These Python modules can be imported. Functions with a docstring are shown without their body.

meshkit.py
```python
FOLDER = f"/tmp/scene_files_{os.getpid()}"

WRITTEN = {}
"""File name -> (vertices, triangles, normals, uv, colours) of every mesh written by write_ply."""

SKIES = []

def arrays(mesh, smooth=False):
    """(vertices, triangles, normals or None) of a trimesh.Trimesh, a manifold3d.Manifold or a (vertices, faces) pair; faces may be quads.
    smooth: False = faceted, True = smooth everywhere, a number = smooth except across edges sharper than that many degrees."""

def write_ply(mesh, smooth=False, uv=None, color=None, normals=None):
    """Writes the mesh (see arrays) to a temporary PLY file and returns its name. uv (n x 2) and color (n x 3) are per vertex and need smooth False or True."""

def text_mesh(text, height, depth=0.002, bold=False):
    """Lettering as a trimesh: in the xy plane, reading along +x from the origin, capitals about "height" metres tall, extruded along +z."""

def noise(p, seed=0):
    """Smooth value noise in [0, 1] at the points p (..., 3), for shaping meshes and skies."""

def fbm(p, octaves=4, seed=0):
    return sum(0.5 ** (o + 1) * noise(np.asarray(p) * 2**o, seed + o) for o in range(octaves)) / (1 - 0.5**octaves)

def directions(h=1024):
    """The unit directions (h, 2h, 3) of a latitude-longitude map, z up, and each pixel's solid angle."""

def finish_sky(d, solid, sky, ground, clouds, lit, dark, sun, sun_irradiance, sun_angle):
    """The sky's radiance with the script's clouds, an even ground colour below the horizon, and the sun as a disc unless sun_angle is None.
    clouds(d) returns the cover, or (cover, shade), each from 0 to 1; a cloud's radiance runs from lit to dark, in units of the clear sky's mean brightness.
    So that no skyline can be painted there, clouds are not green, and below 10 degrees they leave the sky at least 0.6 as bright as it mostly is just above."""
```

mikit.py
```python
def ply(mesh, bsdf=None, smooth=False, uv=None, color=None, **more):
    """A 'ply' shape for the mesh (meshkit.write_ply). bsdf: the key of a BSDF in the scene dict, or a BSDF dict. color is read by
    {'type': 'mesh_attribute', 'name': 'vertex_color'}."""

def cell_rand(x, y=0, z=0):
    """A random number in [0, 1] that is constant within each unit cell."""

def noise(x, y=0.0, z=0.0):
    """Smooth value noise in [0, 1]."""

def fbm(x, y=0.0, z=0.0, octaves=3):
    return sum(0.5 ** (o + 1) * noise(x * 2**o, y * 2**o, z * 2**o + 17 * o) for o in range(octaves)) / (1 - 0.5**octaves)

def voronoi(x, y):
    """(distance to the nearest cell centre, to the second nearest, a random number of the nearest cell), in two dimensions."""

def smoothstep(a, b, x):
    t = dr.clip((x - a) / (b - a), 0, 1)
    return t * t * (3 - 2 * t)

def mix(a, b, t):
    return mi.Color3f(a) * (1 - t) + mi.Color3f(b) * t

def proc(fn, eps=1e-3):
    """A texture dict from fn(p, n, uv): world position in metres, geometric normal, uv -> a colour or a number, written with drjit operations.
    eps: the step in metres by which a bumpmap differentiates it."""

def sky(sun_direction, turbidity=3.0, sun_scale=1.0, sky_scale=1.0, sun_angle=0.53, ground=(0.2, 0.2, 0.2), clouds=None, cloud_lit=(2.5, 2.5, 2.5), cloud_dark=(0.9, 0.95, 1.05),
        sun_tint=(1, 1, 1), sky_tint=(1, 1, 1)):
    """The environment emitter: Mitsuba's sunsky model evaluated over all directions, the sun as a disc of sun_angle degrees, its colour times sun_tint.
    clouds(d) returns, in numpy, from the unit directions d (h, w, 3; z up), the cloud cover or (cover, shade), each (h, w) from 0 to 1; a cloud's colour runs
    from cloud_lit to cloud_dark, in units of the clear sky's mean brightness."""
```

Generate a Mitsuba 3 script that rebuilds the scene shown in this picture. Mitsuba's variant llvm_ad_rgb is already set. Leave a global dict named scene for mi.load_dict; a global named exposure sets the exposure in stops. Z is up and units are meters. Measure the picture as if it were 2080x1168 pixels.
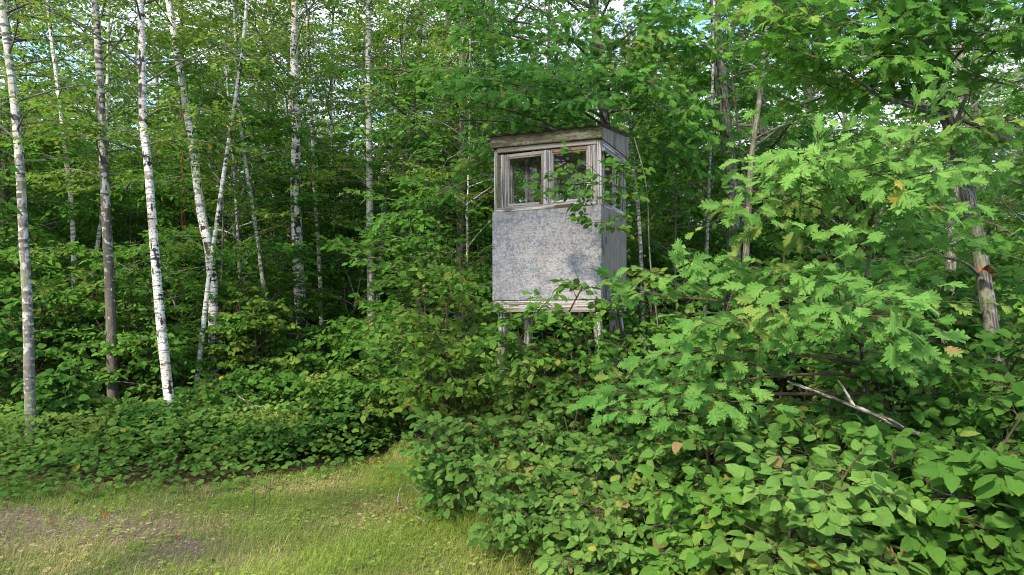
import math
import numpy as np, trimesh, mitsuba as mi, mikit, drjit as dr, meshkit
from mikit import noise, fbm, voronoi, cell_rand, smoothstep, mix, proc

T = mi.ScalarTransform4f
scene, labels = {}, {}

# ------------------------------------------------------------------ camera, sky, exposure
FPX, HOR, EYE = 1387.0, 645.0, 1.6          # focal length and horizon row in photograph pixels, eye height
scene['camera'] = {
    'type': 'perspective', 'fov_axis': 'x', 'fov': math.degrees(2 * math.atan(1040 / FPX)),
    'principal_point_offset_y': (584 - HOR) / 1168,
    'near_clip': 0.05, 'far_clip': 600.0,
    'to_world': T().look_at(origin=[0, 0, EYE], target=[0, 10, EYE], up=[0, 0, 1]),
}
def cloud_cover(d):
    q = np.stack([d[..., 0] / (d[..., 2] + .25), d[..., 1] / (d[..., 2] + .25), d[..., 2] * 0], -1)
    f = meshkit.fbm(q * 1.7, 4, seed=5)
    return np.clip((f - .40) / .16, 0, 1) * .8
scene['sky_light'] = mikit.sky([-0.45, -0.68, 0.70], turbidity=3, sun_scale=0.38, sky_scale=1.1, sun_angle=5.0, sun_tint=(.95, 1.0, 1.07),
                               clouds=cloud_cover, cloud_lit=(1.35, 1.32, 1.38), sky_tint=(1.05, 1.0, 1.02))
exposure = 3.75

# ------------------------------------------------------------------ helpers
def at(px, py, Y):
    return np.array([(px - 1040) / FPX * Y, Y, EYE + (HOR - py) / FPX * Y])
_count = {}
def key_for(name):
    n = _count.get(name, -1) + 1
    _count[name] = n
    return name if n == 0 else f'{name}_{n:03d}'
def tag(k, label=None, category=None, group=None, kind=None):
    labels[k] = {a: b for a, b in dict(label=label, category=category, group=group, kind=kind).items() if b}
def unit(v):
    return v / (np.linalg.norm(v, axis=-1, keepdims=True) + 1e-12)
def put(key, mesh, bsdf, smooth=False, uv=None, **kw):
    scene[key] = mikit.ply(mesh, bsdf, smooth=smooth, uv=uv, **kw)
    return key
def join(parts):
    """[(v, f, uv)] -> one (v, f, uv)"""
    parts = [p for p in parts if len(p[0])]
    off = np.cumsum([0] + [len(p[0]) for p in parts])
    return np.vstack([p[0] for p in parts]), np.vstack([p[1] + o for p, o in zip(parts, off)]), np.vstack([p[2] for p in parts])

def tubes(P, R, sides=5, uvs=1.0):
    """P (n, m, 3) polylines, R (n, m) radii -> (v, f, uv); uv in metres round and along."""
    P = np.asarray(P, float); R = np.asarray(R, float)
    n, m = P.shape[:2]
    t = unit(np.gradient(P, axis=1))
    ref = np.where(np.abs(t[:, :1, 2:]) < .8, [0, 0, 1.0], [1.0, 0, 0])
    a = unit(np.cross(t, ref)); b = np.cross(t, a)
    ang = np.linspace(0, 2 * np.pi, sides + 1)
    v = P[:, :, None] + R[:, :, None, None] * (np.cos(ang)[:, None] * a[:, :, None] + np.sin(ang)[:, None] * b[:, :, None])
    seg = np.linalg.norm(np.diff(P, axis=1), axis=2)
    L = np.concatenate([np.zeros((n, 1)), np.cumsum(seg, 1)], 1)
    rad = R.max(1)[:, None, None]
    uv = np.stack([np.broadcast_to(ang[None, None] * rad, (n, m, sides + 1)), np.broadcast_to(L[:, :, None], (n, m, sides + 1))], -1)
    s1 = sides + 1
    base = (np.arange(n) * m * s1)[:, None, None]
    i, j = np.meshgrid(np.arange(m - 1), np.arange(sides), indexing='ij')
    q00 = base + i * s1 + j; q01 = q00 + 1; q10 = q00 + s1; q11 = q10 + 1
    f = np.concatenate([np.stack([q00, q01, q11], -1).reshape(-1, 3), np.stack([q00, q11, q10], -1).reshape(-1, 3)])
    return v.reshape(-1, 3), f, uv.reshape(-1, 2)

def smooth_line(pts, n):
    """Catmull-Rom-like resampling of a polyline to n points."""
    from scipy.interpolate import PchipInterpolator
    pts = np.asarray(pts, float)
    s = np.concatenate([[0], np.cumsum(np.linalg.norm(np.diff(pts, axis=0), axis=1))])
    return PchipInterpolator(s, pts)(np.linspace(0, s[-1], n))

def trunk_mesh(pts, r0, r1, sides=14, n=60, rough=.06, seed=0, flare=.35):
    c = smooth_line(pts, n)
    s = np.linspace(0, 1, n)
    h = s * np.sum(np.linalg.norm(np.diff(c, axis=0), axis=1))
    r = r0 + (r1 - r0) * s + r0 * flare * np.exp(-h / .22)
    v, f, uv = tubes(c[None], r[None], sides)
    k = np.repeat(np.arange(n), sides + 1)
    d = v - c[k]
    wrap = np.tile(np.append(np.arange(sides), 0), n)
    w = meshkit.fbm(np.stack([np.cos(wrap * 2 * np.pi / sides) * 1.6, np.sin(wrap * 2 * np.pi / sides) * 1.6, h[k] * 5], -1), 3, seed=seed)
    return c[k] + d * (1 + (w - .5) * 2 * rough)[:, None], f, uv

# ------------------------------------------------------------------ leaf shapes: unit length along +x, y across, z the upper side
def leaf_ovate(n=3, w=.62, fold=.18, droop=.22, serr=0.0, heart=0.0, tip=1.0):
    t = np.linspace(0, 1, n + 2)[1:-1]
    prof = (np.sin(np.pi * t ** .72)) ** (.75 * tip)
    hw = w / 2 * prof / prof.max()
    if serr: hw = hw * (1 + serr * np.where(np.arange(n) % 2, 1, -1))
    mid = np.stack([np.r_[0, t, 1], np.zeros(n + 2)], 1)
    left = np.stack([t - heart * (1 - t) ** 3, hw], 1)
    pts = np.vstack([mid, left, left * [1, -1]])
    z = fold * np.abs(pts[:, 1]) - droop * pts[:, 0] ** 2 - .25 * pts[:, 1] ** 2
    v = np.column_stack([pts, z])
    f = []
    for side in (0, 1):
        o = n + 2 + side * n
        tri = [[0, 1, o]]
        for i in range(n - 1):
            tri += [[i + 1, o + i + 1, o + i], [i + 1, i + 2, o + i + 1]]
        tri += [[n, n + 1, o + n - 1]]
        f += [t3 if not side else t3[::-1] for t3 in tri]
    f = np.array(f)
    uv = np.column_stack([pts[:, 1] / w * .96 + .5, pts[:, 0] * .96 + .02])
    return v, f, uv
def leaf_simple(w=.6, fold=.2, droop=.15):
    v = np.array([[0, 0, 0], [.32, w / 2, fold * w / 2], [.72, w * .36, fold * w * .36 - droop * .5], [1, 0, -droop], [.72, -w * .36, fold * w * .36 - droop * .5], [.32, -w / 2, fold * w / 2]])
    f = np.array([[0, 3, 2], [0, 2, 1], [0, 5, 4], [0, 4, 3]])
    return v, f, np.column_stack([v[:, 1] / w * .9 + .5, v[:, 0] * .96 + .02])
def leaf_oak(fine=True, fold=.12, droop=.2, seed=0, lobes=4):
    r = np.random.default_rng(seed)
    xs = np.linspace(.14, .80, lobes + 1)
    sin_w = np.interp(xs, [.14, .3, .6, .8], [.035, .075, .085, .06]) * r.uniform(.85, 1.15, lobes + 1)
    v = [[0, 0]] + [[x, 0] for x in xs] + [[1, 0]]
    M = lambda i: i + 1
    f = []
    for sgn in (1, -1):
        o = len(v)
        v += [[x, sgn * w] for x, w in zip(xs, sin_w)]
        add = [[0, M(0), o]]
        for i in range(lobes):
            add += [[M(i), M(i + 1), o + i + 1], [M(i), o + i + 1, o + i]]
            x0, x1 = xs[i], xs[i + 1]
            reach = np.interp(i / (lobes - 1), [0, .4, .7, 1], [.19, .33, .36, .24]) * r.uniform(.85, 1.12)
            q = len(v)
            if fine:
                v += [[x0 + .05 + reach * .30, sgn * (reach * .72)], [x0 + .11 + reach * .42, sgn * reach], [x0 + .15 + reach * .36, sgn * reach * .78], [x1 + reach * .34, sgn * reach * .70], [x1 + .035, sgn * (sin_w[i + 1] + .06)]]
                ring = [o + i] + list(range(q, q + 5)) + [o + i + 1]
            else:
                v += [[x0 + .1 + reach * .42, sgn * reach]]
                ring = [o + i, q, o + i + 1]
            add += [[ring[-1], ring[k + 1], ring[k]] for k in range(len(ring) - 2)]
        # end lobe
        q = len(v); v += [[.90, sgn * .10], [.93, sgn * .045]]
        add += [[M(lobes), len(v) - 1, o + lobes], [o + lobes, len(v) - 1, q], [M(lobes), M(lobes) + 1, len(v) - 1]]
        f += add if sgn == 1 else [t3[::-1] for t3 in add]
    v = np.array(v, float)
    z = fold * np.abs(v[:, 1]) - droop * v[:, 0] ** 2 + .05 * np.sin(v[:, 0] * 9 + seed) * np.abs(v[:, 1]) * 3 - .3 * v[:, 1] ** 2
    return np.column_stack([v, z]), np.array(f), np.column_stack([v[:, 1] / .8 + .5, v[:, 0] * .96 + .02])

def leaf_frames(P, D, N, S):
    x = unit(D); z = unit(N - np.sum(N * x, -1, keepdims=True) * x); y = np.cross(z, x)
    M = np.zeros((len(P), 4, 4)); M[:, 3, 3] = 1
    M[:, :3, 0], M[:, :3, 1], M[:, :3, 2], M[:, :3, 3] = x * S[:, None], y * S[:, None], z * S[:, None], P
    return M
def leaf_mesh(variants, frames, rng):
    """All leaves as one mesh; the whole part of uv is the leaf's own number."""
    parts, pick = [], rng.integers(0, len(variants), len(frames))
    for k, (v, f, uv) in enumerate(variants):
        F = frames[pick == k]
        if not len(F): continue
        V = np.einsum('kij,nj->kni', F[:, :3, :3], v) + F[:, None, :3, 3]
        ids = rng.integers(0, 400, (len(F), 1, 2))
        parts.append((V.reshape(-1, 3), (f[None] + (np.arange(len(F)) * len(v))[:, None, None]).reshape(-1, 3), (uv[None] + ids).reshape(-1, 2)))
    return join(parts)

def rand_dir(rng, n):
    return unit(rng.normal(size=(n, 3)))

# ------------------------------------------------------------------ materials
def leaf_tone(dark, light, sun=None, rare=.012, rare2=.0, veins=.25, patch=.7):
    dark, light = list(dark), list(light)
    def fn(p, n, uv):
        iu, iv = dr.floor(uv.x), dr.floor(uv.y)
        r, r2 = cell_rand(iu, iv, 3), cell_rand(iu, iv, 7)
        w = noise(p.x * patch, p.y * patch, p.z * patch)
        c = mix(dark, light, dr.clip(.15 + .55 * r + .8 * (w - .5), 0, 1))
        w2 = noise(p.x * 3.1 + 9, p.y * 3.1, p.z * 3.1)
        c = c * (.82 + .36 * w2)
        # veins on the larger leaves
        a = dr.abs(uv.x - iu - .5); b = uv.y - iv
        rib = dr.maximum(1 - a / .03, 0)
        s = (b - a * .9) * 8.0
        side = dr.maximum(1 - dr.abs(s - dr.floor(s) - .5) / .10, 0) * .5
        c = c * (1 + veins * (rib + side))
        spots = smoothstep(.72, .8, noise(p.x * 90, p.y * 90, p.z * 90) * .7 + .3 * r2)
        c = mix(c, [.16, .12, .04], spots * .35)
        part = smoothstep(.25, .6, noise(p.x * 45, p.y * 45, p.z * 45))
        c = dr.select(r2 > 1 - rare, mix(c, [.40, .34, .06], .45 + .5 * part), c)
        c = dr.select((r2 > 1 - rare - rare2) & (r2 < 1 - rare), mix(c, [.33, .20, .11], .25 + .6 * part), c)
        c = mix(c, [.30, .33, .08], smoothstep(.62, .8, noise(p.x * 1.9 + 40, p.y * 1.9, p.z * 1.9) * .75 + .25 * r) * .5)
        return c
    return proc(fn)
def leaf_bsdf(name, tex, rough=.42, trans=.85):
    scene[name] = {'type': 'principledthin', 'base_color': tex, 'roughness': rough, 'eta': 1.45, 'diff_trans': trans}
leaf_bsdf('m_hazel', leaf_tone((.055, .155, .030), (.150, .315, .052), rare=.006, rare2=.003, veins=.2))
leaf_bsdf('m_autumn', leaf_tone((.100, .230, .038), (.27, .40, .065), rare=.04, rare2=.015, veins=.2))
leaf_bsdf('m_oak', leaf_tone((.065, .200, .036), (.165, .370, .060), rare=.004, rare2=.002, veins=.22))
leaf_bsdf('m_dogwood', leaf_tone((.080, .200, .042), (.210, .360, .085), rare=.012, rare2=.016, veins=.2))
leaf_bsdf('m_young_oak', leaf_tone((.085, .235, .050), (.220, .415, .095), rare=.004, rare2=.002, veins=.22))  # glaucous leaf, lighter than m_oak with sunlight put into the colour
leaf_bsdf('m_cover', leaf_tone((.095, .220, .042), (.245, .390, .080), rare=.008, rare2=.005, veins=.15))
leaf_bsdf('m_birch', leaf_tone((.110, .240, .034), (.290, .450, .055), rare=.02, rare2=.004, veins=0), trans=1.05)
leaf_bsdf('m_forest', leaf_tone((.075, .225, .038), (.190, .410, .062), rare=.006, rare2=.003, veins=0, patch=.3), trans=1.05)

def bark_birch(p, n, uv):
    u, v = uv.x, uv.y
    big = fbm(u * 9, v * 3.0 + 31 * cell_rand(dr.floor(p.y * .6), 3), 0, 3)
    band = noise(u * 5, v * 34, 2)
    dash = noise(u * 26, v * 110, 5)
    c = mix([.58, .57, .54], [.84, .83, .80], fbm(u * 14, v * 9, 1, 3))
    c = mix(c, [.42, .33, .25], smoothstep(.55, .75, fbm(u * 4 + 8, v * 2, 7, 3)) * .5)
    c = mix(c, [.10, .09, .08], smoothstep(.66, .74, dash) * .75)
    c = mix(c, [.17, .15, .13], smoothstep(.70, .78, band) * .8)
    c = mix(c, [.05, .045, .04], smoothstep(.64, .70, big * .8 + .25 * band))
    d1, d2, r1 = voronoi(u * 6.5, v * 2.6)
    c = mix(c, [.045, .04, .036], (1 - smoothstep(.10, .16, d1 + .12 * (fbm(u * 40, v * 40, 3, 2) - .5))) * (r1 > .6))
    return c
def bark_aspen(p, n, uv):
    u, v = uv.x, uv.y
    low = fbm(u * 16, v * 24, 3, 3)
    crust = smoothstep(.0, .12, low - .22 - .085 * p.z)   # the furrowed bark of the butt breaks into scattered plates higher up
    c = mix([.34, .34, .31], [.60, .60, .56], fbm(u * 10, v * 12, 1, 3))
    c = mix(c, [.06, .055, .05], smoothstep(.64, .72, noise(u * 8, v * 42, 5)) * .9)
    c = mix(c, mix([.07, .062, .052], [.22, .20, .175], fbm(u * 60, v * 18, 9, 3)), crust * .85)
    return mix(c, [.22, .27, .14], smoothstep(.6, .7, fbm(u * 7, v * 4, 12, 3)) * .45)
def bark_aspen_dark(p, n, uv):
    u, v = uv.x, uv.y
    low = fbm(u * 16, v * 14, 3, 3)
    crust = smoothstep(.0, .10, low - .02 - .115 * p.z)
    c = mix([.30, .29, .26], [.58, .57, .53], fbm(u * 10, v * 12, 1, 3))
    c = mix(c, [.06, .055, .05], smoothstep(.58, .68, noise(u * 8, v * 36, 5)) * .9)
    return mix(c, mix([.045, .038, .032], [.17, .15, .13], fbm(u * 60, v * 18, 9, 3)), crust * .95)
def bark_grey(p, n, uv):
    u, v = uv.x, uv.y
    f = fbm(u * 70, v * 9, 3, 3)
    c = mix([.052, .048, .042], [.19, .18, .16], smoothstep(.3, .7, f))
    c = mix(c, [.29, .30, .265], smoothstep(.60, .70, fbm(u * 22, v * 20, 6, 3)) * .7)
    return mix(c, [.12, .15, .06], smoothstep(.58, .7, fbm(u * 6, v * 3, 16, 2)) * .4)
def bark_pine(p, n, uv):
    f = fbm(uv.x * 40, uv.y * 10, 3, 3)
    return mix([.06, .035, .025], [.34, .17, .09], smoothstep(.35, .65, f))
for nm, fn, hgt in (('m_bark_birch', bark_birch, .002), ('m_bark_aspen', bark_aspen, .004), ('m_bark_aspen_dark', bark_aspen_dark, .005), ('m_bark_grey', bark_grey, .005), ('m_bark_pine', bark_pine, .005)):
    scene[nm] = {'type': 'bumpmap', 'arbitrary': proc(lambda p, n, uv: fbm(uv.x * 55, uv.y * 30, 1, 2), .004), 'scale': hgt,
                 'bsdf': {'type': 'principled', 'base_color': proc(fn), 'roughness': .85, 'specular': .25}}
    if nm != 'm_bark_grey': scene[nm] = scene[nm]['bsdf']
scene['m_twig'] = {'type': 'diffuse', 'reflectance': {'type': 'rgb', 'value': [.085, .065, .05]}}
scene['m_deadwood'] = {'type': 'diffuse', 'reflectance': proc(lambda p, n, uv: mix([.09, .075, .06], [.40, .39, .36], smoothstep(.42, .72, fbm(uv.x * 40, uv.y * 25, 0, 3))))}

# ------------------------------------------------------------------ terrain
def grass_edge(Y):
    """x of the shrub line that bounds the grass on the right, at depth Y."""
    return np.interp(Y, [2.5, 3.8, 4.6, 5.5, 6.6, 7.8, 8.6], [1.0, .55, .15, -.5, -.9, -1.15, -1.7])
def far_edge(X):
    """depth at which the mown grass gives way to the ground cover, at x."""
    return np.interp(X, [-9, -5, -4, -3, -2, -1.2, 0], [6.2, 6.4, 6.3, 6.2, 6.9, 7.9, 8.2])
def dirt(X, Y):
    p = np.stack([X, Y, X * 0], -1)
    w = (meshkit.fbm(p * 1.6, 4, seed=3) - .5) * 1.5
    a = 1 - np.sqrt(((X + 4.2) / 1.9) ** 2 + ((Y - 5.35) / .55) ** 2) + w
    b = .75 - np.sqrt(((X + 2.25) / .55) ** 2 + ((Y - 4.75) / .5) ** 2) + w
    return np.maximum(a, b)
def height(X, Y):
    p = np.stack([X * .35, Y * .35, X * 0], -1)
    return (meshkit.fbm(p, 3, seed=11) - .5) * .16 * np.clip((np.hypot(X, Y) - 2) / 5, 0, 1)
def ground_fn(p, n, uv):
    g = uv.x                                   # share of bare soil, laid per vertex on a 5 cm grid
    fine = fbm(p.x * 38, p.y * 38, 0, 3)
    lit = noise(p.x * 55, p.y * 55, 3)
    soil = mix([.10, .072, .05], [.25, .19, .135], fine)
    soil = mix(soil, [.40, .35, .29], smoothstep(.80, .85, noise(p.x * 70, p.y * 45, 8)))
    litter = mix([.035, .028, .018], [.13, .085, .05], fine)
    litter = mix(litter, [.05, .075, .025], smoothstep(.5, .65, fbm(p.x * 2, p.y * 2, 5, 3)))
    turf = mix([.11, .10, .05], [.27, .24, .12], fine * .6 + lit * .4)
    c = mix(litter, turf, uv.y)
    return mix(c, soil, smoothstep(.35, .65, g + (fine - .5) * .9))
scene['m_ground'] = {'type': 'diffuse', 'reflectance': proc(ground_fn)}
gx = np.unique(np.concatenate([np.linspace(-250, -12, 25), np.linspace(-12, 12, 301), np.linspace(12, 250, 25)]))
gy = np.unique(np.concatenate([np.linspace(-150, 1, 20), np.linspace(1, 14, 200), np.linspace(14, 350, 40)]))
GX, GY = np.meshgrid(gx, gy)
GZ = height(GX, GY)
ii, jj = np.meshgrid(np.arange(len(gy) - 1), np.arange(len(gx) - 1), indexing='ij')
q = ii * len(gx) + jj
gf = np.concatenate([np.stack([q, q + 1, q + 1 + len(gx)], -1).reshape(-1, 3), np.stack([q, q + 1 + len(gx), q + len(gx)], -1).reshape(-1, 3)])
gsoil = np.clip(.5 + dirt(GX, GY) * .9, 0, 1) * ((GY < far_edge(GX)) & (GX < 2))
gturf = np.clip((far_edge(GX) - GY) * 2, 0, 1) * np.clip((grass_edge(GY) + .3 - GX) * 2, 0, 1)
put('ground', (np.stack([GX, GY, GZ], -1).reshape(-1, 3), gf), 'm_ground', smooth=True, uv=np.stack([gsoil, gturf], -1).reshape(-1, 2))
tag('ground', 'forest floor and clearing with a patch of bare soil', kind='structure')

# ------------------------------------------------------------------ the raised hunting stand
YAW = math.radians(25)
U, V = np.array([math.cos(YAW), -math.sin(YAW), 0]), np.array([math.sin(YAW), math.cos(YAW), 0])
W, DEP = 1.22, .90
ORG = np.array([.899, 6.85, 0]) - U * W       # front left corner, on the ground plan
LOC = np.eye(4); LOC[:3, 0], LOC[:3, 1], LOC[:3, 3] = U, V, ORG
def wood_fn(p, n, uv):
    u, v = uv.x, uv.y
    g = fbm(u * 2.2 + noise(u * 3, v * 14) * .4, v * 95, 0, 3)
    c = mix([.16, .15, .14], [.50, .48, .46], smoothstep(.22, .75, g))
    c = mix(c, [.27, .21, .165], smoothstep(.58, .78, fbm(u * 1.7, v * 22, 3, 3)) * .6)
    c = mix(c, [.045, .04, .035], smoothstep(.70, .78, noise(u * 5, v * 120, 9)) * .8)
    knot = noise(u * 7, v * 16, 21)
    return mix(c, [.09, .06, .04], smoothstep(.86, .90, knot))
def wood_red_fn(p, n, uv):
    g = fbm(uv.x * 2.2, uv.y * 95, 0, 3)
    c = mix([.15, .095, .065], [.32, .22, .155], g)
    return mix(c, [.36, .345, .32], smoothstep(.40, .60, fbm(uv.x * 3, uv.y * 30, 4, 3)) * .8)
def osb_fn(p, n, uv):
    u, v = uv.x, uv.y
    wob = noise(u * 6, v * 6, 3) * .8
    d1, d2, r1 = voronoi(u * 30 + wob, v * 90 + noise(u * 17, v * 17, 1) * 1.5)
    e1, e2, r2 = voronoi(u * 74 + noise(u * 20, v * 20, 5) * 2, v * 36 + 7)
    t = r1 * .6 + r2 * .4
    c = mix([.18, .19, .212], [.325, .34, .375], smoothstep(.15, .85, t))
    c = c * (.80 + .42 * fbm(u * 7, v * 9, 8, 3))
    c = mix(c, [.40, .36, .33], smoothstep(.7, .8, r2) * .4)
    c = mix(c, [.13, .12, .115], (1 - smoothstep(.03, .16, d2 - d1)) * .35)
    c = mix(c, [.07, .068, .066], smoothstep(.64, .74, fbm(u * 110, v * 190, 2, 2)) * .5)
    return mix(c, [.42, .38, .345], smoothstep(.60, .72, fbm(u * 14, v * 22, 4, 3)) * .35)
def osb_shaded_fn(p, n, uv):
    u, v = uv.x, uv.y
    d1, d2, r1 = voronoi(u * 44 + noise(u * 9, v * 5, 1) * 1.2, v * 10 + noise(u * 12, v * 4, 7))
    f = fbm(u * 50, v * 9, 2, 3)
    c = mix([.14, .124, .10], [.30, .27, .22], r1 * .5 + f * .5)  # brown streaked board, with the shade of the right wall put into the tone
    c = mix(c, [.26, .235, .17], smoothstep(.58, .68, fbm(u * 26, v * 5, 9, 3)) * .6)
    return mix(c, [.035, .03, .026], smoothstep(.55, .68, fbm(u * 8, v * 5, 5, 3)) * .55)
def fascia_fn(p, n, uv):
    u, v = uv.x, uv.y
    f = fbm(u * 9, v * 40, 2, 3)
    c = mix([.05, .044, .027], [.15, .123, .076], f)
    c = mix(c, [.10, .115, .045], smoothstep(.45, .62, fbm(u * 5, v * 9, 5, 3)) * .7)
    c = mix(c, [.25, .23, .19], smoothstep(.60, .74, fbm(u * 4, v * 25, 11, 3)) * .6)
    return mix(c, [.05, .045, .03], smoothstep(.68, .76, noise(u * 40, v * 60, 3)) * .7)
for nm, fn in (('m_wood', wood_fn), ('m_redwood', wood_red_fn), ('m_osb', osb_fn), ('m_osb_shaded', osb_shaded_fn), ('m_fascia', fascia_fn)):
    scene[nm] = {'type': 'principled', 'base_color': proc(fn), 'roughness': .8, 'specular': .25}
scene['m_osb'] = {'type': 'bumpmap', 'arbitrary': proc(lambda p, n, uv: voronoi(uv.x * 30 + noise(uv.x * 17, uv.y * 17, 1), uv.y * 75)[2], .003), 'scale': .0018, 'bsdf': scene['m_osb']}
scene['m_tin'] = {'type': 'principled', 'base_color': proc(lambda p, n, uv: mix([.42, .43, .42], [.30, .22, .16], smoothstep(.5, .7, fbm(p.x * 9, p.y * 9, p.z * 9, 3)))), 'metallic': .6, 'roughness': .5}
scene['m_glass'] = {'type': 'thindielectric', 'int_ior': 1.5}
scene['m_dark'] = {'type': 'diffuse', 'reflectance': {'type': 'rgb', 'value': [.07, .06, .05]}}

def bbox(u0, u1, v0, v1, z0, z1, bev=.004, long=None, seed=0, shear=0.0):
    """A box with worn arrises in the stand's frame; uv runs along the grain. Returns world (v, f, uv)."""
    lo, hi = np.array([u0, v0, z0]), np.array([u1, v1, z1])
    b = min(bev, .3 * (hi - lo).min())
    pts = []
    for cx in (0, 1):
        for cy in (0, 1):
            for cz in (0, 1):
                c = np.where([cx, cy, cz], hi, lo); s = np.where([cx, cy, cz], -1, 1) * b
                for k in range(3):
                    m = np.ones(3); m[k] = 0
                    pts.append(c + s * m)
    h = trimesh.convex.convex_hull(np.array(pts))
    v, f = np.array(h.vertices), np.array(h.faces)
    tri = v[f].reshape(-1, 3); nn = np.repeat(h.face_normals, 3, 0)
    ext = hi - lo
    ax = int(np.argmax(ext)) if long is None else long
    oth = [k for k in range(3) if k != ax]
    dom = np.abs(nn).argmax(1)
    cross = np.where(dom == oth[0], tri[:, oth[1]], tri[:, oth[0]])
    uv = np.column_stack([tri[:, ax] + seed * 1.37, cross + seed * .731])
    return tri, np.arange(len(tri)).reshape(-1, 3), uv
def world(m, tilt=0.0):
    v, f, uv = m
    v = v.copy()
    v[:, 2] += tilt * (v[:, 0] - W)
    return v @ LOC[:3, :3].T + LOC[:3, 3], f, uv
ST = key_for('hunting_stand')
_pc = {}
def piece(name, m, bsdf, parent=None, label=None, tilt=0.0, kind=None):
    base = f'{parent or ST}__{name}'
    n = _pc.get(base, -1) + 1; _pc[base] = n
    k = base if n == 0 else f'{base}_{n:03d}'
    v, f, uv = world(m, tilt)
    put(k, (v, f), bsdf, uv=uv)
    if label or kind: tag(k, label, kind=kind)
    return k
_sd = [0]
def bd(*a, **k):
    _sd[0] += 1
    return bbox(*a, seed=_sd[0], **k)
tag(ST, 'weathered grey wooden box blind on legs with two front window panes', 'hunting stand')
zF, zS, zR = 1.783, 2.731, 3.39              # floor edge, sill, top of the window band
# lower walls
fp = bbox(0, W, -.012, .012, zF, zS, bev=.003, long=0)
fp = (fp[0], fp[1], np.column_stack([fp[0][:, 0], fp[0][:, 2] - zF]))
piece('front_panel', fp, 'm_osb', label='grey weathered strand board with faint pale mottling')
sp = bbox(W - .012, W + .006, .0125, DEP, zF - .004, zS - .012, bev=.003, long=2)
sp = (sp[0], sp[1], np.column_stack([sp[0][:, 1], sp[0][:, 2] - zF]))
piece('side_panel', sp, 'm_osb_shaded', label='brown strand board side panel with shade toned into its colour')
sp = bbox(-.006, .012, .0125, DEP, zF - .004, zS - .012, bev=.003, long=2); piece('side_panel', (sp[0], sp[1], sp[0][:, 1:]), 'm_osb_shaded')
sp = bbox(0, W, DEP, DEP + .016, zF, zS, bev=.003, long=2); piece('back_panel', (sp[0], sp[1], sp[0][:, [0, 2]]), 'm_osb_shaded')
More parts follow.
